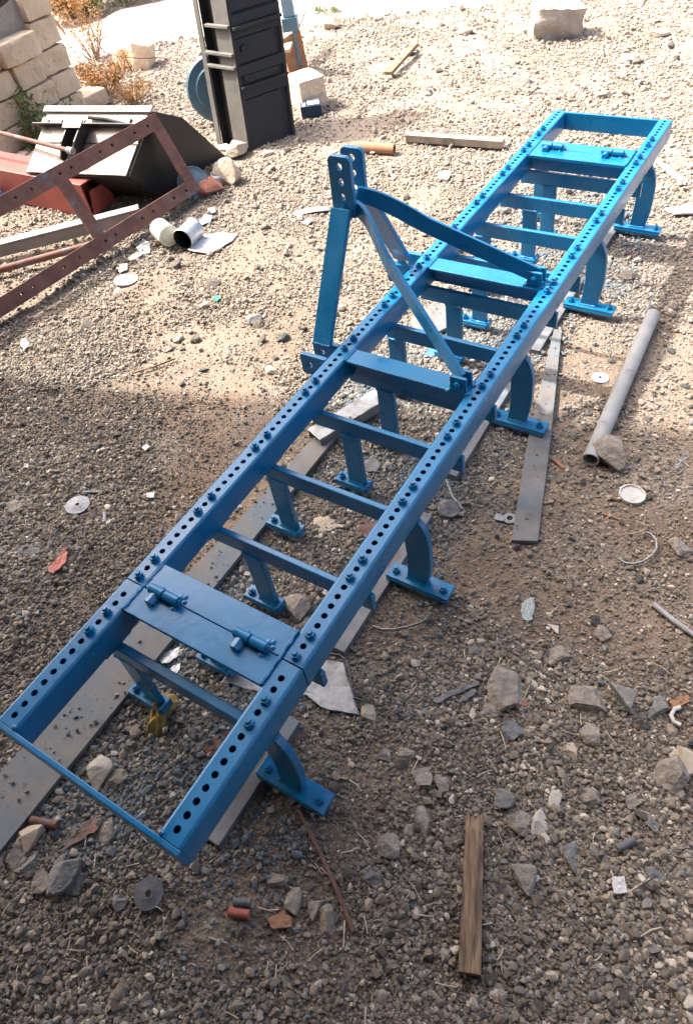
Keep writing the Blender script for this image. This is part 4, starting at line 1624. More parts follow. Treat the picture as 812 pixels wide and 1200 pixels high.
slabpoly('steel_offcut', [(1.773, .564), (1.96, .521), (1.857, .388), (1.673, .478)], -0.003, 0.0098, PLATE, 'square steel offcut lying under the frame below the hitch mast', 'steel offcut')
mb = MB()
a, b = Vector((1.118, 0.545, 0.0)), Vector((1.385, 0.440, 0.0))
dd = (b - a).normalized()
sdv = Vector((-dd.y, dd.x, 0))
prof = [(-.033, .034), (.033, .034), (.033, -.004), (.028, -.004), (.028, .029), (-.028, .029), (-.028, -.004), (-.033, -.004)]
mb.prism([a + sdv * x_ + Vector((0, 0, z_)) for x_, z_ in prof], b - a)
setp(mb.build('steel_channel', GALV, None, 0.002), 'short pale steel channel lying slantwise under the first hitch beam', 'channel')


# ------------------------------------------------------------------ litter on the ground
def flat(name, pts_, th_, m, label, cat, lift=0.004, tilt=0.0, bevel=0.0):
    """flat scrap whose outline on the ground is given by photograph pixels"""
    g_ = [gp(u, v) for u, v in pts_]
    z = max(p.z for p in g_) * 0.5 + sum(p.z for p in g_) / len(g_) * 0.5 + lift
    g_ = [G(u, v, z) for u, v in pts_]
    cx_ = sum((p.x for p in g_)) / len(g_)
    b_ = MB()
    rs = random.Random(int(pts_[0][0] * 31 + pts_[0][1]))
    c0 = sum(g_, Vector()) / len(g_)
    size = max((p - c0).length for p in g_)
    out_ = []
    for i_ in range(len(g_)):
        a_, b2 = g_[i_], g_[(i_ + 1) % len(g_)]
        for k_ in range(4):
            p = a_.lerp(b2, k_ / 4)
            if k_:
                p += Vector((rs.gauss(0, 1), rs.gauss(0, 1), 0)) * min(0.0018, size * 0.03)
            out_.append(p)
    cr = min(0.006, size * 0.10)
    rings = []
    for t_ in (1.0, 0.97, 0.66, 0.33):
        for p in out_:
            q2 = c0.lerp(p, t_)
            q2.z = z + tilt * (q2.x - cx_) + cr * mnoise.noise(Vector((q2.x / size * 1.3, q2.y / size * 1.3, pts_[0][0]))) + 0.4 * cr * mnoise.noise(Vector((q2.x / size * 4, q2.y / size * 4, pts_[0][1])))
            if t_ == 1.0:
                q2.z -= th_
            rings.append(q2)
    n_ = len(out_)
    rings.append(Vector((c0.x, c0.y, z + cr * 0.2)))
    fs_ = [(r_ * n_ + k_, r_ * n_ + (k_ + 1) % n_, (r_ + 1) * n_ + (k_ + 1) % n_, (r_ + 1) * n_ + k_) for r_ in range(3) for k_ in range(n_)]
    fs_ += [(3 * n_ + k_, 3 * n_ + (k_ + 1) % n_, 4 * n_) for k_ in range(n_)]
    fs_.append(tuple(range(n_)))
    b_.add(rings, fs_)
    return setp(b_.build(name, m, None, bevel), label, cat)


def rodpx(name, path, r, m, label, cat, lift=None, n=8, hollow=None):
    pts_ = [gp(u, v, (r if lift is None else lift)) for u, v in path]
    b_ = MB()
    if hollow:
        b_.pipe(pts_[0], pts_[-1], r, hollow, 26)
    else:
        b_.tube(pts_, r, n)
    return setp(b_.build(name, m, None, smooth=True), label, cat)


def disc(name, u, v, r, th_, hole, m, label, cat, tilt=(0, 0), lift=0.007, rim=0.0):
    p = gp(u, v, lift)
    b_ = MB()
    rot = Euler((tilt[0], tilt[1], 0)).to_matrix()
    if rim:
        prof_ = [(0.0001, 0.001), (r - 0.004, 0.001), (r - 0.0035, rim), (r, rim), (r, -th_), (0.0001, -th_)]
    else:
        prof_ = [(hole, 0), (hole * 2.0, 0), (hole * 2.2, -0.0008), (r * .98, -0.0008), (r, -th_ * .5), (r * .98, -th_), (hole, -th_), (hole, 0)]
    b_.lathe(prof_, p, 40, rot)
    return setp(b_.build(name, m, None, smooth=True), label, cat)


# grey pipe
pa, pb = Vector((1.357, -0.2205, 0.0235)), Vector((2.076, -0.188, 0.0235))
mb = MB()
mb.pipe(pa, pb, 0.0225, 0.0195, 32)
setp(mb.build('steel_pipe', PIPEM, None, smooth=True), 'grey steel pipe lying on the soil right of the frame', 'pipe')
# twisted white strip at its far end
mb = MB()
c = G(760, 352)
mb.tube([G(757, 366, .02), G(762, 352, .035), G(768, 343, .03), G(766, 335, .03)], 0.005, 8, 0.001)
setp(mb.build('frayed_strip', GALV, None), 'pale frayed strip at the far end of the grey pipe', 'strip')

# wooden stake with a broken end
zz = 0.026
s_top, s_bot = G(556, 956, zz), G(550, 1140, zz)
s_dir = (s_bot - s_top)
s_len = s_dir.length
s_dir.normalize()
bm = bmesh.new()
L_, K_ = 70, 12
vsw = []
for i in range(L_ + 1):
    t = i / L_
    ring = []
    hw = 0.0165 + 0.003 * t
    for k in range(K_ + 1):
        s_ = k / K_
        x_ = -hw + 2 * hw * s_
        x_ += 0.0022 * mnoise.noise(Vector((s_ * 2, t * 9, 3))) * (1 if k in (0, K_) else 0.4)
        groove = 0.0035 * abs(mnoise.noise(Vector((s_ * 7, t * 1.6, 0)))) + 0.0018 * mnoise.noise(Vector((s_ * 22, t * 5, 4)))
        z_ = -0.0016 * (abs(s_ - .5) * 2) ** 4 - groove
        y_ = t * s_len
        if t < 0.12:
            y_ += -(0.12 - t) / 0.12 * (0.030 * abs(mnoise.noise(Vector((s_ * 4.1, 7.7, 0)))) + 0.012 * (k % 3 == 1) - 0.008)
            z_ -= (0.12 - t) * 0.06
        ring.append(Vector((x_, y_, z_)))
    lo = [Vector((ring[-1].x, ring[-1].y, -0.024)), Vector((ring[0].x, ring[0].y, -0.024))]
    vsw.append([bm.verts.new(p) for p in ring + lo])
for i in range(L_):
    n_ = len(vsw[0])
    for k in range(n_):
        bm.faces.new((vsw[i][k], vsw[i][(k + 1) % n_], vsw[i + 1][(k + 1) % n_], vsw[i + 1][k]))
bm.faces.new(vsw[0])
bm.faces.new(vsw[-1][::-1])
bmesh.ops.recalc_face_normals(bm, faces=bm.faces)
me_ = bpy.data.meshes.new('wooden_stake')
bm.to_mesh(me_)
bm.free()
me_.materials.append(WOOD)
o = bpy.data.objects.new('wooden_stake', me_)
COL.objects.link(o)
o.matrix_world = Matrix((Vector((s_dir.y, -s_dir.x, 0)), s_dir, Vector((0, 0, 1)))).transposed().to_4x4()
o.location = s_top
setp(o, 'weathered brown wooden stake with a splintered end in the foreground', 'stake')

rodpx('steel_rod', [(350, 948), (362, 972), (380, 1010), (398, 1050), (414, 1092)], 0.0042, RUST, 'thin rusty rod running down from the nearest right foot', 'rod', lift=.009)
disc('grinding_disc', 174, 1047, 0.0295, 0.006, 0.006, DISC, 'dark grey grinding disc on the near gravel', 'disc', (0.10, -0.06), 0.015)
flat('grinding_shard', [(187, 1025), (196, 1011), (200, 1014), (193, 1030)], 0.004, ROCKM, 'narrow grey shard at the rim of the grinding disc', 'shard', 0.008)
disc('cutting_disc', 91, 591, 0.037, 0.004, 0.006, DISCG, 'worn grey cutting disc left of the frame', 'disc', (0.06, 0.05), 0.013)
disc('cutting_disc', 703, 442, 0.027, 0.004, 0.005, DISCG, 'thin steel disc lying between the steel strip and grey pipe', 'disc', (0.05, 0.05), 0.007)
disc('tin_lid', 740, 580, 0.0335, 0.004, 0.0, TINW, 'white tin lid with a rim on brown soil', 'lid', (0.06, 0.03), 0.008, 0.006)
disc('tin_lid', 148, 328, 0.050, 0.003, 0.0, DISCG, 'flat grey tin lid on sunlit gravel below the rusty frame', 'lid', (0.05, 0.08), 0.01, 0.003)
disc('blue_disc', 226, 214, 0.075, 0.012, 0.0, LIDBLUE, 'round dull blue disc leaning at the bucket end', 'disc', (0.5, -0.9), 0.06, 0.008)

# two paint tins
for (u, v, yaw, m, lab, open_) in ((192, 271, 0.62, TINW, 'white paint tin lying on its side below the rusty frame', False), (222, 277, 2.35, TING, 'open grey paint tin lying on its side showing a dark inside', True)):
    p = gp(u, v)
    r = 0.048
    d_ = Vector((math.cos(yaw), math.sin(yaw), 0))
    if open_:
        e0, e1 = G(214, 281, r), G(232, 264, r)
    else:
        e0, e1 = G(199, 277, r), G(182, 264, r)
    d_ = (e1 - e0).normalized()
    q_ = d_.to_track_quat('Z', 'Y').to_matrix()
    ln = 0.105
    r_ = 0.046
    tn = empty('paint_tin', (e0.x, e0.y, 0), lab, 'tin')
    mb = MB()
    mb.lathe([(r_, 0.0), (r_ + .002, 0.003), (r_, 0.006), (r_, ln - .006), (r_ + .002, ln - .003), (r_, ln), (0.0001, ln)], e0, 36, q_)
    mb.build('tin_body', m, tn, smooth=True)
    mb = MB()
    if open_:
        mb.lathe([(r_ - .0003, 0.0005), (r_ - 0.003, 0.002), (r_ - 0.003, ln - .004), (0.0001, ln - .004)], e0, 36, q_)
        mb.build('tin_inside', INK, tn, smooth=True)
    else:
        mb.lathe([(0.0001, 0.004), (0.012, 0.004), (0.013, 0.002), (0.030, 0.002), (0.032, 0.005), (r_ - .0005, 0.001)], e0, 36, q_)
        mb.build('tin_end', CREAMP, tn, smooth=True)

# flat scraps
F = flat
F('paper_sheet', [(220, 292), (232, 276), (262, 272), (279, 274), (272, 282), (247, 297)], 0.002, PAPERG, 'crumpled printed label sheet beside the open tin', 'paper', .012)
F('paper_scrap', [(232, 262), (241, 250), (249, 252), (247, 260), (238, 263)], 0.003, PAPERG, 'grey paper scrap above the paint tins', 'paper', .012)
F('cream_scrap', [(243, 244), (252, 242), (253, 248), (245, 250)], 0.004, CREAMP, 'small cream chip right of the paper scrap', 'scrap', .012)
F('paper_wad', [(246, 205), (252, 189), (268, 188), (272, 196), (262, 206), (252, 210)], 0.035, PAPERG, 'wad of printed paper between the bucket and the tan stone', 'paper', .035)
F('foil_scrap', [(160, 290), (168, 280), (177, 285), (176, 296), (166, 298)], 0.002, TING, 'pale foil scrap below the rusty frame corner', 'scrap', .012)
F('cream_scrap', [(150, 302), (160, 295), (169, 296), (160, 303), (153, 305)], 0.003, CREAMP, 'cream oval scrap below the foil scrap', 'scrap', .012)
F('cream_scrap', [(136, 315), (141, 309), (150, 308), (149, 316), (141, 319)], 0.003, CREAMP, 'yellowish scrap near the flat tin lid', 'scrap', .012)
F('foil_strip', [(343, 249), (362, 243), (384, 241), (386, 246), (364, 249), (347, 252)], 0.003, TING, 'silver strip left of the mast on sunlit gravel', 'scrap', .012)
F('foil_scrap', [(353, 260), (362, 256), (367, 258), (360, 263)], 0.003, PAPERG, 'small oval foil scrap under the silver strip', 'scrap', .012)
F('white_scrap', [(24, 400), (30, 396), (35, 402), (28, 411)], 0.003, PAPER, 'crumpled white scrap at left near the shade edge', 'scrap', .012)
F('white_chip', [(166, 524), (172, 520), (176, 523), (170, 528)], 0.002, PAPER, 'small white chip high on the shaded gravel', 'scrap', .009)
F('white_chip', [(172, 577), (181, 577), (181, 583), (172, 583)], 0.002, PAPER, 'small square white chip right of the cutting disc', 'scrap', .009)
F('white_chip', [(29, 543), (34, 543), (33, 548), (28, 548)], 0.002, PAPER, 'tiny white chip near the left edge', 'scrap', .009)
F('white_chip', [(716, 1028), (731, 1026), (735, 1046), (719, 1047)], 0.003, PAPER, 'square white plastic chip at lower right', 'scrap', .014)
F('red_strip', [(56, 668), (63, 673), (77, 660), (80, 646), (76, 640), (72, 648), (62, 658)], 0.004, REDP, 'red plastic strip on the shaded gravel', 'strip', .012)
F('green_scrap', [(249, 349), (254, 346), (259, 349), (254, 353)], 0.004, GREENP, 'tiny green plastic scrap on sunlit ground', 'scrap', .012)
F('rusty_triangle', [(69, 999), (88, 975), (104, 960), (112, 953), (116, 971), (98, 984)], 0.003, RUST, 'thin rusty triangular steel scrap in the foreground', 'scrap', .012)
F('terracotta_shard', [(312, 1077), (331, 1066), (343, 1076), (341, 1086), (318, 1088)], 0.008, RUST_LIGHT, 'orange terracotta shard at the bottom of the gravel', 'shard', .014)
F('galvanised_sheet', [(258, 800), (268, 787), (300, 795), (345, 788), (377, 772), (404, 776), (421, 838), (377, 829), (376, 815), (310, 812)], 0.0025, GALV,
  'mottled galvanised sheet cut-off lying under the near frame', 'metal sheet', .010)
F('rusty_plate', [(236, 878), (262, 852), (287, 868), (268, 898), (250, 892)], 0.005, RUST, 'brown rusty plate inside the near frame opening', 'plate', .008)
F('rusty_plate', [(415, 626), (424, 606), (442, 612), (436, 630)], 0.005, RUST, 'brown rusty plate under the right rail mid-frame', 'plate', .008)
F('flat_tan_chip', [(660, 548), (664, 545), (667, 551), (663, 553)], 0.003, ROCKT, 'tan chip beside the rusty stub on soil', 'chip', .006)
F('stone_shard', [(641, 731), (654, 733), (654, 743), (648, 738)], 0.004, ROCKW, 'pale triangular shard below the broken glass', 'shard', .008)
F('brick_shard', [(783, 822), (806, 813), (809, 821), (788, 831)], 0.010, RUST_LIGHT, 'pinkish flat shard right of the green-grey rock', 'shard', .012)
F('broken_glass', [(609, 716), (611, 706), (617, 701), (625, 699), (626, 712), (624, 725), (618, 728), (612, 724)], 0.004, GLASS, 'broken half round of pale green glass', 'glass', .010)
F('foil_scrap', [(186, 773), (192, 765), (204, 760), (212, 757), (209, 768), (199, 777), (190, 778)], 0.003, TING, 'leaf-shaped silver scrap under the hinge plates', 'scrap', .010)
F('foil_scrap', [(196, 789), (203, 780), (211, 777), (211, 784), (202, 794)], 0.003, TING, 'smaller silver scrap beside the leaf-shaped one', 'scrap', .010)
F('blue_foil', [(495, 415), (507, 404), (520, 403), (514, 412), (505, 418)], 0.003, BLUE_FILM, 'blue overspray-stained paper under the frame', 'paper', .010)
F('dark_rubber', [(423, 546), (428, 538), (440, 536), (446, 543), (441, 553), (430, 553)], 0.008, RUBBER, 'dark torn rubber piece inside the frame', 'rubber', .010)
F('rubber_strip', [(507, 820), (530, 808), (559, 799), (561, 803), (533, 814), (510, 824)], 0.004, RUBBER, 'dark rubber strip on gravel right of the galvanised sheet', 'strip', .013)
F('rubber_strip', [(536, 824), (541, 815), (556, 808), (560, 810), (548, 819)], 0.004, RUBBER, 'shorter dark strip just below the rubber strip', 'strip', .013)
F('carton_scrap', [(808, 868), (814, 867), (815, 873), (806, 873)], 0.004, INK, 'black scrap at the right edge above the tan rock', 'scrap', .013)
F('grey_scrap', [(675, 186), (690, 181), (697, 184), (684, 193)], 0.008, ROCKW, 'pinkish flat tile seen through the far frame', 'tile', .012)
F('white_strip', [(768, 188), (780, 191), (804, 212), (803, 216), (786, 205)], 0.005, PAPER, 'pale curled strip right of the far foot', 'strip', .014)
F('white_board', [(778, 243), (812, 240), (830, 242), (830, 249), (790, 250)], 0.006, PAPER, 'white flat scrap at the right edge beside the far foot', 'scrap', .014)
F('orange_scrap', [(537, 8), (541, 4), (544, 6), (539, 11)], 0.006, REDP, 'tiny orange scrap on the far road', 'scrap', .02)
# wedge of cut steel
pw = [G(u, v, 0.012) for u, v in ((713, 803), (745, 816), (736, 839))]
mb = MB()
mb.prism([(p.x, p.y, 0.014) for p in pw], (0, 0, 0.018))
mb.v = [(x, y, z + (0.010 if i in (1, 2, 4, 5) else -0.004)) for i, (x, y, z) in enumerate(mb.v)]
setp(mb.build('steel_wedge', ROCKB, None, 0.0015), 'grey triangular wedge standing on gravel at right', 'wedge')
# keyhole washer plate
mb = MB()
p = gp(597, 607, 0.008)
mb.lathe([(0.008, 0), (0.018, 0), (0.018, -.003), (0.008, -.003), (0.008, 0)], p, 24)
o = mb.build('washer_plate', DISCG, None)
setp(o, 'grey washer plate with a tab beside the steel strip', 'washer')
q0_, q1_ = gp(588, 607, .0075), gp(580, 605, .0075)
mb = MB()
mb.ribbon([p + (q1_ - p).normalized() * 0.0175, q0_, q1_], 0.022, 0.003, (q1_ - p).cross(Vector((0, 0, 1))))
mb.build('tab', DISCG, o)
# rods, stubs, strips
rodpx('pipe_stub', [(37, 961), (67, 967)], 0.0085, RUST, 'rusty pipe stub beside the steel plate', 'pipe stub', lift=.016, n=14)
rodpx('red_stub', [(268, 1069), (292, 1072)], 0.0085, REDP, 'red tube stub at the bottom of the gravel', 'tube stub', lift=.012, n=14)
rodpx('dark_stub', [(274, 1057), (294, 1058)], 0.0075, RUBBER, 'dark tube stub just above the red one', 'tube stub', lift=.012, n=14)
rodpx('battery', [(723, 995), (743, 984)], 0.0075, RUBBER, 'dark little battery-like cylinder above the white chip', 'cylinder', lift=.014, n=16)
rodpx('rusty_stub', [(648, 538), (661, 549)], 0.006, RUST_LIGHT, 'short brown rusty stub left of the grey pipe', 'stub', n=10)
rodpx('rusty_pin', [(705, 602), (727, 609)], 0.0035, RUST_LIGHT, 'thin rusty pin on soil below the grey pipe', 'pin', n=8)
rodpx('rebar', [(765, 708), (790, 728), (830, 756)], 0.006, DISCG, 'grey steel rod at the right edge', 'rod', lift=.012)
rodpx('bent_wire', [(523, 562), (530, 582), (537, 590), (541, 597)], 0.0035, DISCG, 'bent grey wire right of the frame', 'wire', lift=.008)
rodpx('thin_twig', [(156, 437), (180, 430), (206, 420)], 0.0038, WOOD, 'thin brown stick on sunlit ground at left', 'stick', lift=.010)
rodpx('pipe_offcut', [(414, 172), (462, 175)], 0.026, RUST_LIGHT, 'rusty pipe offcut lying behind the mast top', 'pipe', hollow=0.021)
rodpx('drill_bit', [(97, 577), (121, 576)], 0.003, DISCG, 'thin steel pin above the cutting disc', 'pin', lift=.009)
rodpx('drill_bit', [(123, 601), (123, 612)], 0.005, DISCG, 'short steel stub below the cutting disc', 'stub', lift=.009)
rodpx('blue_wire', [(792, 549), (797, 541), (805, 536)], 0.002, LIDBLUE, 'blue wire scrap at the right edge', 'wire', lift=.012)
rodpx('white_curl', [(797, 850), (789, 846), (786, 838), (790, 831), (797, 829)], 0.0045, PAPER, 'curled white plastic band at the right edge', 'band', lift=.014)
bar(477, 160, .03, 590, 168, .03, 0.045, 0.035, WOODP if False else PALESTEEL, 'square_tube', 'long pale square tube lying behind the frame', 'tube')
bar(455, 86, .04, 486, 52, .05, 0.045, 0.02, WOOD, 'far_stick', 'thin dark board lying on the far rubble', 'board')


def arc_strip(name, path, wd, th_, m, label, cat, lift=.012):
    b_ = MB()
    pts_ = [gp(u, v, lift) for u, v in path]
    b_.ribbon(pts_, wd, th_, (0, 0, 1))
    return setp(b_.build(name, m, None), label, cat)


arc_strip('curved_strip', [(724, 655), (732, 660), (742, 661), (753, 658), (763, 651), (769, 642), (768, 633), (763, 627), (757, 624)], 0.007, 0.003, DISCG, 'curved thin metal strip like a broken ring on soil', 'strip')
arc_strip('curved_strip', [(437, 734), (448, 738), (462, 738), (476, 735), (490, 731), (500, 726)], 0.009, 0.002, GALV, 'curved aluminium strip on gravel right of the frame', 'strip')
arc_strip('steel_strap', [(386, 767), (398, 768), (406, 775), (410, 790), (412, 806), (414, 818), (424, 821), (430, 815)], 0.010, 0.002, RUBBER, 'dark bent strap curling over the galvanised sheet', 'strap', .020)
# nut
p = gp(72, 921, .008)
mb = MB()
mb.lathe([(0.0055, .004), (0.0105, .004), (0.0105, -.005), (0.0055, -.005), (0.0055, .004)], p, 6)
setp(mb.build('steel_nut', RUBBER, None), 'dark hex nut beside the steel plate', 'nut')


# ochre rag
def lump(name, pts_, h_, m, label, cat, seed):
    g_ = [gp(u, v) for u, v in pts_]
    c = sum(g_, Vector()) / len(g_)
    b_ = MB()
    n_ = len(g_) * 4
    outl = []
    for i in range(len(g_)):
        for k in range(4):
            outl.append(g_[i].lerp(g_[(i + 1) % len(g_)], k / 4))
    vs_ = []
    R = 9
    for j in range(R):
        t = j / (R - 1)
        for i, p in enumerate(outl):
            q2 = p.lerp(c, t * 0.98)
            nz = mnoise.noise(Vector((q2.x * 28 + seed, q2.y * 28, 0)))
            nz += 1.2 * abs(mnoise.noise(Vector((q2.x * 60 + seed, q2.y * 35, 3))))
            q2.z = c.z - 0.004 + h_ * math.sqrt(min(1, t * 1.8)) * (0.65 + 0.5 * nz) + 0.006 * t
            vs_.append(q2)
    fs_ = [(j * n_ + i, j * n_ + (i + 1) % n_, (j + 1) * n_ + (i + 1) % n_, (j + 1) * n_ + i) for j in range(R - 1) for i in range(n_)]
    fs_.append(tuple((R - 1) * n_ + i for i in range(n_)))
    b_.add(vs_, fs_)
    return setp(b_.build(name, m, None, smooth=True), label, cat)


lump('ochre_rag', [(173, 858), (177, 838), (188, 822), (197, 812), (206, 813), (213, 822), (208, 833), (200, 839), (194, 856), (184, 868), (171, 866)], 0.046, YELLOW,
     'crumpled ochre rag under the first tine bar', 'rag', 3)

# ------------------------------------------------------------------ plants
def leaf_cloud(name, m, parent, pts_, dirs, ln, wd, rnd_):
    """many small folded leaves"""
    vs_, fs_ = [], []
    for p, d in zip(pts_, dirs):
        d = d.normalized()
        s_ = d.cross(Vector((rnd_.uniform(-1, 1), rnd_.uniform(-1, 1), rnd_.uniform(-1, 1))))
        if s_.length < 1e-3:
            continue
        s_.normalize()
        l_ = ln * rnd_.uniform(.6, 1.3)
        w_ = wd * rnd_.uniform(.6, 1.3)
        up_ = d.cross(s_) * w_ * 0.5
        n0 = len(vs_)
        vs_ += [p, p + d * l_ * .5 + s_ * w_ + up_, p + d * l_, p + d * l_ * .5 - s_ * w_ + up_, p + d * l_ * .5]
        fs_ += [(n0, n0 + 1, n0 + 4), (n0 + 1, n0 + 2, n0 + 4), (n0, n0 + 4, n0 + 3), (n0 + 4, n0 + 2, n0 + 3)]
    b_ = MB()
    b_.add(vs_, fs_)
    me_ = bpy.data.meshes.new(name)
    off = rootloc(parent)
    me_.from_pydata([tuple(Vector(p) - off) for p in vs_], [], fs_)
    me_.materials.append(m)
    o_ = bpy.data.objects.new(name, me_)
    COL.objects.link(o_)
    o_.parent = parent
    return o_


def shrub(name, base, spread, height, nst, nleaf, lm, sm_, label, cat, seed, ln=.02, wd=.006, leaning=Vector((0, 0, 0))):
    rnd_ = random.Random(seed)
    root = empty(name, tuple(base), label, cat)
    st_ = MB()
    pts_, dirs = [], []
    for i in range(nst):
        a_ = rnd_.uniform(0, 6.28)
        e = Vector((math.cos(a_), math.sin(a_), 0)) * spread * rnd_.uniform(.3, 1) + Vector((0, 0, height * rnd_.uniform(.5, 1))) + leaning * rnd_.uniform(.5, 1)
        b0 = base + Vector((math.cos(a_), math.sin(a_), 0)) * spread * .12
        mid = b0 + e * .5 + Vector((rnd_.uniform(-1, 1), rnd_.uniform(-1, 1), rnd_.uniform(0, 1))) * spread * .15
        path = [b0.lerp(mid, t) if t <= 1 else mid.lerp(b0 + e, t - 1) for t in (0, .5, 1, 1.5, 2)]
        st_.tube(path, 0.0035, 5, 0.001)
        for k in range(nleaf // nst):
            t = rnd_.uniform(.5, 2)
            p = (b0.lerp(mid, t) if t <= 1 else mid.lerp(b0 + e, t - 1)) + Vector((rnd_.gauss(0, 1), rnd_.gauss(0, 1), rnd_.gauss(0, 1))) * spread * .09
            pts_.append(p)
            dirs.append(Vector((rnd_.gauss(0, 1), rnd_.gauss(0, 1), rnd_.gauss(.2, 1))))
        for k in range(3):
            t = rnd_.uniform(.8, 1.9)
            p = (b0.lerp(mid, t) if t <= 1 else mid.lerp(b0 + e, t - 1))
            st_.tube([p, p + Vector((rnd_.gauss(0, 1), rnd_.gauss(0, 1), rnd_.gauss(.4, 1))) * spread * .2], 0.0016, 4, 0.0006)
    st_.build('stems', sm_, root)
    leaf_cloud('foliage', lm, root, pts_, dirs, ln, wd, rnd_)
    return root


def gv(u, v):
    return gp(u, v)


shrub('dry_bush', gv(128, 108), .20, .22, 34, 1500, DRYLEAF, TWIG, 'dry brown bush at the end of the stone wall', 'bush', 3, .018, .006)
shrub('dry_bush', gv(112, 70), .22, .42, 26, 700, DRYLEAF, TWIG, 'tall dry brown bush beside the road', 'bush', 4, .018, .005, Vector((.05, .2, 0)))
shrub('dry_grass', gv(160, 118), .16, .10, 24, 500, DRYLEAF, TWIG, 'low dry brown weeds behind the bucket rim', 'weeds', 5, .03, .003)
shrub('green_weed', Vector((2.44, 3.36, 0.0)), .12, .34, 16, 520, GREENLEAF, TWIG, 'leafy green weed climbing the stone wall at left', 'weed', 6, .03, .008, Vector((.1, -.02, 0)))
shrub('green_weed', Vector((2.70, 3.34, 0.0)), .08, .22, 9, 160, GREENLEAF, TWIG, 'small green weed at the wall foot behind the bucket', 'weed', 7, .026, .007)
shrub('green_weed', gv(385, 16), .14, .03, 14, 260, GREENLEAF, TWIG, 'patch of thin green weeds by the far road', 'weed', 8, .03, .004)
for i, (u, v, sp, hh_, lm, lab) in enumerate(((150, 2, .40, .34, GREENLEAF, 'green shrub on the far side of the road, right one'), (108, 12, .35, .30, GREENLEAF, 'green shrub on the far side of the road, left one'),
                                          (185, -8, .35, .25, DRYLEAF, 'dry shrub on the far side of the road'), (90, 22, .25, .3, DRYLEAF, 'dry brown shrub between the wall top and road'))):
    b0 = G(u, v)
    shrub('roadside_shrub', b0, sp, hh_, 34, 1900, lm, TWIG, lab, 'shrub', 20 + i, .03, .011)
# fallen dead branch on the wall end, wire loop
mb = MB()
mb.tube([Vector((3.05, 3.6, .62)), Vector((3.5, 4.2, .45)), Vector((3.9, 4.6, .15))], 0.018, 8, .008)
setp(mb.build('dead_branch', TWIG, None, smooth=True), 'dead brown branch slanting down from behind the wall', 'branch')
c = G(155, 72, 0.10)
mb = MB()
path = []
for k in range(22):
    t = 0.4 + 5.2 * k / 21
    path.append(c + Vector((0.16 * math.cos(t), 0.20 * math.sin(t), 0.05 + 0.09 * math.sin(t * .5 + 1))))
mb.tube(path, 0.0032, 6)
setp(mb.build('wire_loop', RUST, None), 'loop of thin dark wire beside the broken block', 'wire')
for k, (u, v, h_) in enumerate(((123, 62, .11), (155, 84, .10), (149, 86, .09))):
    p = gp(u, v)
    mb = MB()
    mb.tube([p, p + Vector((0.03 * (k - 1), 0.02, h_))], 0.005, 6, .004)
    setp(mb.build('iron_stub', RUST, None), ['dark iron stub near the road edge', 'dark iron stub before the broken block, right', 'dark iron stub before the broken block, left'][k], 'iron stub')

# dry straws and splinters strewn over the yard
mb = MB()
rs = random.Random(44)
cnt = 0
while cnt < 170:
    u, v = rs.uniform(0, 812), rs.uniform(330, 1190)
    p = gp(u, v)
    if -0.02 < p.y < 0.5 and 0 < p.x < 2.8:
        continue
    a_ = rs.uniform(0, 6.28)
    l_ = rs.uniform(0.012, 0.045)
    d_ = Vector((math.cos(a_), math.sin(a_), 0)) * l_
    z_ = Vector((0, 0, 0.009))
    mb.tube([p + z_, p + d_ * .5 + z_ + Vector((rs.uniform(-.003, .003), rs.uniform(-.003, .003), rs.uniform(0, .004))), p + d_ + z_ * rs.uniform(.6, 1.5)], rs.uniform(0.0006, 0.0013), 5)
    cnt += 1
setp(mb.build('straw', WOODP, None), 'thin dry straws and splinters strewn over the gravel', None, None, 'stuff')

# ------------------------------------------------------------------ gravel
tmpl = bpy.data.collections.new('gravel_shapes')
for i in range(14):
    me_ = rock_mesh('pebble', 400 + i, (2.0, 1.55, 1.25), 13, 2 if i < 8 else 1, 0.03, GRAVELM)
    # centre it
    for vtx in me_.vertices:
        vtx.co.z -= 0.45
    o = bpy.data.objects.new('pebble_%02d' % i, me_)
    tmpl.objects.link(o)


def in_poly(x, y, pl_):
    r = np.zeros(len(x), bool)
    n = len(pl_)
    for i in range(n):
        x0, y0 = pl_[i]
        x1, y1 = pl_[(i + 1) % n]
        r ^= ((y0 > y) != (y1 > y)) & (x < (x1 - x0) * (y - y0) / (y1 - y0 + 1e-12) + x0)
    return r


CLEAR = [[(-.40, .487), (1.17, .492), (1.17, .56), (.2, .605), (-.40, .62)], [(1.02, -.133), (1.044, -.19), (1.85, .047), (1.855, .09)],
         [(1.68, .478), (1.855, .392), (1.95, .52), (1.775, .56)], [(1.11, .52), (1.29, .43), (1.38, .48), (1.13, .575)]]
CLEAR += [[(G(u, v).x, G(u, v).y) for u, v in pl_] for pl_ in (
    [(260, 800), (268, 788), (345, 790), (377, 773), (403, 777), (420, 836), (378, 828), (376, 814), (310, 811)],
    [(546, 955), (566, 958), (564, 1140), (536, 1140)],
    *[[(u + a_ * r_, v + b_ * r_) for a_, b_ in ((1, 0), (.7, .7), (0, 1), (-.7, .7), (-1, 0), (-.7, -.7), (0, -1), (.7, -.7))] for u, v, r_ in ((174, 1046, 17), (91, 590, 15), (703, 441, 12), (740, 579, 15), (617, 713, 13), (597, 606, 9), (148, 327, 15), (592, 800, 18))])]


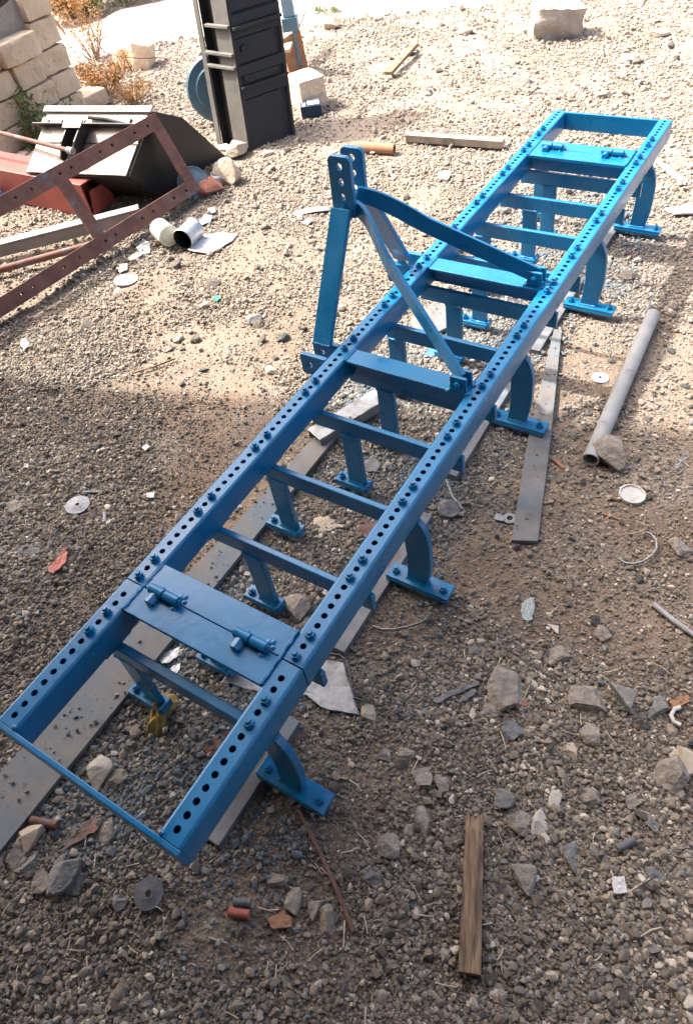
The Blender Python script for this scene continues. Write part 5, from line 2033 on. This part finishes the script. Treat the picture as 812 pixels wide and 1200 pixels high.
def bare_mask(x, y, base_only=False):
    """how much gravel lies there (0 bare soil .. 1 full)"""
    d = 1.0 + np.zeros_like(x)
    for (u, v, r, k) in ((700, 680, 0.30, .95), (640, 590, 0.24, .85), (760, 600, 0.27, .9), (690, 640, 0.24, .8), (640, 690, .15, .7), (790, 540, .22, .8), (770, 690, .15, .6),
                         (260, 555, 0.30, .9), (300, 500, 0.28, .85), (220, 640, 0.18, .7), (200, 500, .2, .45), (180, 360, 0.30, .6), (280, 420, .25, .5), (690, 420, .25, .5),
                         (780, 450, .25, .6), (600, 470, .2, .4), (560, 680, .15, .4), (440, 300, .3, .4), (650, 1070, .14, .7), (240, 1060, .08, .6), (330, 330, .35, .5), (520, 130, .5, .35), (620, 90, .5, .3), (720, 260, .3, .4), (420, 230, .3, .35)):
        c = G(u, v)
        q_ = ((x - c.x) ** 2 + (y - c.y) ** 2) / (r * r)
        d = d - k * np.exp(-q_ * 1.2)
    d = np.clip(d, 0.10, 1)
    for cp in ([] if base_only else CLEAR):
        d = np.where(in_poly(x, y, cp), 0.035, d)
    if base_only:
        return d
    d *= np.clip(0.66 + 1.7 * vnoise(x, y, 0.33) + 1.0 * vnoise(x + 7, y + 3, 0.11), 0.10, 1)
    return d


ba = ground.data.attributes.new('bare', 'FLOAT', 'POINT')
ba.data.foreach_set('value', np.clip((1.0 - bare_mask(X.ravel(), Y.ravel(), True)) * 2.2 + 0.25 * vnoise(X.ravel(), Y.ravel(), 0.15) + np.clip(-0.1 - 1.7 * vnoise(X.ravel(), Y.ravel(), 0.33), 0, 0.8), 0, 1))
cx, cy = CAM_LOC[0], CAM_LOC[1]
poly = [G(-60, 1230), G(880, 1230), G(880, -20), G(560, -20), G(-60, 60)]
poly = np.array([(p.x, p.y) for p in poly])


def inside(x, y):
    return in_poly(x, y, poly)


def scatter(n, rmin, rmax, dmax, power, fall):
    out = []
    got = 0
    lo, hi = poly.min(0), poly.max(0)
    while got < n:
        m = n * 4
        x = RNG.uniform(lo[0], hi[0], m)
        y = RNG.uniform(lo[1], hi[1], m)
        k = inside(x, y)
        x, y = x[k], y[k]
        d = np.sqrt((x - cx) ** 2 + (y - cy) ** 2 + 1.2 ** 2)
        pr = np.minimum(1, (1.9 / d) ** fall) * (d < dmax) * bare_mask(x, y)
        k = RNG.random(len(x)) < pr
        out.append(np.stack([x[k], y[k]], 1))
        got += int(k.sum())
    p = np.concatenate(out)[:n]
    r = rmin + (rmax - rmin) * RNG.random(n) ** power
    return p, r


PP, RR = [], []
for args in ((170000, 0.0020, 0.0042, 3.4, 1.4, 2.9), (105000, 0.0036, 0.0068, 6.5, 1.7, 2.0), (19000, 0.0065, 0.0115, 8.0, 2.4, 1.3), (7000, 0.008, 0.019, 9.0, 3.6, -0.2)):
    p, r = scatter(*args)
    PP.append(p)
    RR.append(r)
P_ = np.concatenate(PP)
R_ = np.concatenate(RR)
# the largest class belongs to the rubble of the far yard
keep = ~((R_ > 0.0126) & (P_[:, 0] < 1.6))
P_, R_ = P_[keep], R_[keep]
n = len(P_)
Zp = gh(P_[:, 0], P_[:, 1]) + R_ * RNG.uniform(0.0, 0.75, n)
# grit lying on the steel plates
for cp, zt, cnt in ((CLEAR[0], 0.0105, 260), (CLEAR[1], 0.0095, 110), (CLEAR[2], 0.0098, 50), (CLEAR[3], 0.034, 14)):
    cp_ = np.array(cp)
    qx = RNG.uniform(cp_[:, 0].min(), cp_[:, 0].max(), cnt * 4)
    qy = RNG.uniform(cp_[:, 1].min(), cp_[:, 1].max(), cnt * 4)
    k = in_poly(qx, qy, cp) & (vnoise(qx, qy, 0.12) > -0.12)
    qx, qy = qx[k][:cnt], qy[k][:cnt]
    qr = 0.0012 + 0.0042 * RNG.random(len(qx)) ** 3.5
    P_ = np.concatenate([P_, np.stack([qx, qy], 1)])
    R_ = np.concatenate([R_, qr])
    Zp = np.concatenate([Zp, zt + qr * 0.45])
n = len(P_)
me = bpy.data.meshes.new('gravel')
me.vertices.add(n)
me.vertices.foreach_set('co', np.stack([P_[:, 0], P_[:, 1], Zp], 1).ravel())


def attr(name, typ, data):
    a = me.attributes.new(name, typ, 'POINT')
    a.data.foreach_set('vector' if typ == 'FLOAT_VECTOR' else 'value', data)


dist = np.sqrt((P_[:, 0] - cx) ** 2 + (P_[:, 1] - cy) ** 2)
pick = RNG.integers(0, 8, n)
pick[R_ < 0.0042] = RNG.integers(8, 14, int((R_ < 0.0042).sum()))
attr('pick', 'INT', pick.astype(np.int32))
attr('rot', 'FLOAT_VECTOR', np.stack([RNG.uniform(-.7, .7, n), RNG.uniform(-.7, .7, n), RNG.uniform(0, 6.283, n)], 1).ravel())
attr('size', 'FLOAT', R_)
tint = np.clip(RNG.normal(0.50, 0.27, n) + 0.25 * vnoise(P_[:, 0], P_[:, 1], 0.4), 0, 1)
attr('tint', 'FLOAT', tint)
dust = np.clip((P_[:, 0] - 0.9) / 2.3, 0, 1) * 0.74
dust = np.clip(dust * RNG.uniform(0.55, 1.1, n) + RNG.normal(0, 0.06, n), 0, 0.9)
attr('dust', 'FLOAT', dust)
near = np.clip(1 - np.maximum(np.maximum(-P_[:, 1] - 0.02, P_[:, 1] - 0.52), np.maximum(-P_[:, 0] - 0.0, P_[:, 0] - 2.8)) / 0.17, 0, 1)
patch = np.clip(0.35 + 1.9 * vnoise(P_[:, 0] + 3, P_[:, 1] + 8, 0.16), 0, 1)
spray = near * np.clip(patch + 0.10 + 0.30 * np.clip(P_[:, 0] - 0.7, 0, 1), 0, 1) * RNG.random(n) ** 1.1 * 0.75
spray = np.where(RNG.random(n) < 0.012, 0.5 * RNG.random(n), spray)
attr('spray', 'FLOAT', spray)
gravel = bpy.data.objects.new('gravel', me)
COL.objects.link(gravel)
setp(gravel, 'grey and brown gravel covering the yard', None, None, 'stuff')
ng = bpy.data.node_groups.new('gravel_nodes', 'GeometryNodeTree')
ng.interface.new_socket('Geometry', in_out='INPUT', socket_type='NodeSocketGeometry')
ng.interface.new_socket('Geometry', in_out='OUTPUT', socket_type='NodeSocketGeometry')
gi = ng.nodes.new('NodeGroupInput')
go = ng.nodes.new('NodeGroupOutput')
iop = ng.nodes.new('GeometryNodeInstanceOnPoints')
ci = ng.nodes.new('GeometryNodeCollectionInfo')
ci.inputs['Collection'].default_value = tmpl
ci.inputs['Separate Children'].default_value = True
ci.inputs['Reset Children'].default_value = True
iop.inputs['Pick Instance'].default_value = True


def named(nm, typ):
    x = ng.nodes.new('GeometryNodeInputNamedAttribute')
    x.data_type = typ
    x.inputs['Name'].default_value = nm
    return [s for s in x.outputs if s.enabled and s.name == 'Attribute'][0]


ng.links.new(gi.outputs[0], iop.inputs['Points'])
ng.links.new(ci.outputs[0], iop.inputs['Instance'])
ng.links.new(named('pick', 'INT'), iop.inputs['Instance Index'])
ng.links.new(named('rot', 'FLOAT_VECTOR'), iop.inputs['Rotation'])
ng.links.new(named('size', 'FLOAT'), iop.inputs['Scale'])
ng.links.new(iop.outputs[0], go.inputs[0])
gm_ = gravel.modifiers.new('scatter', 'NODES')
gm_.node_group = ng
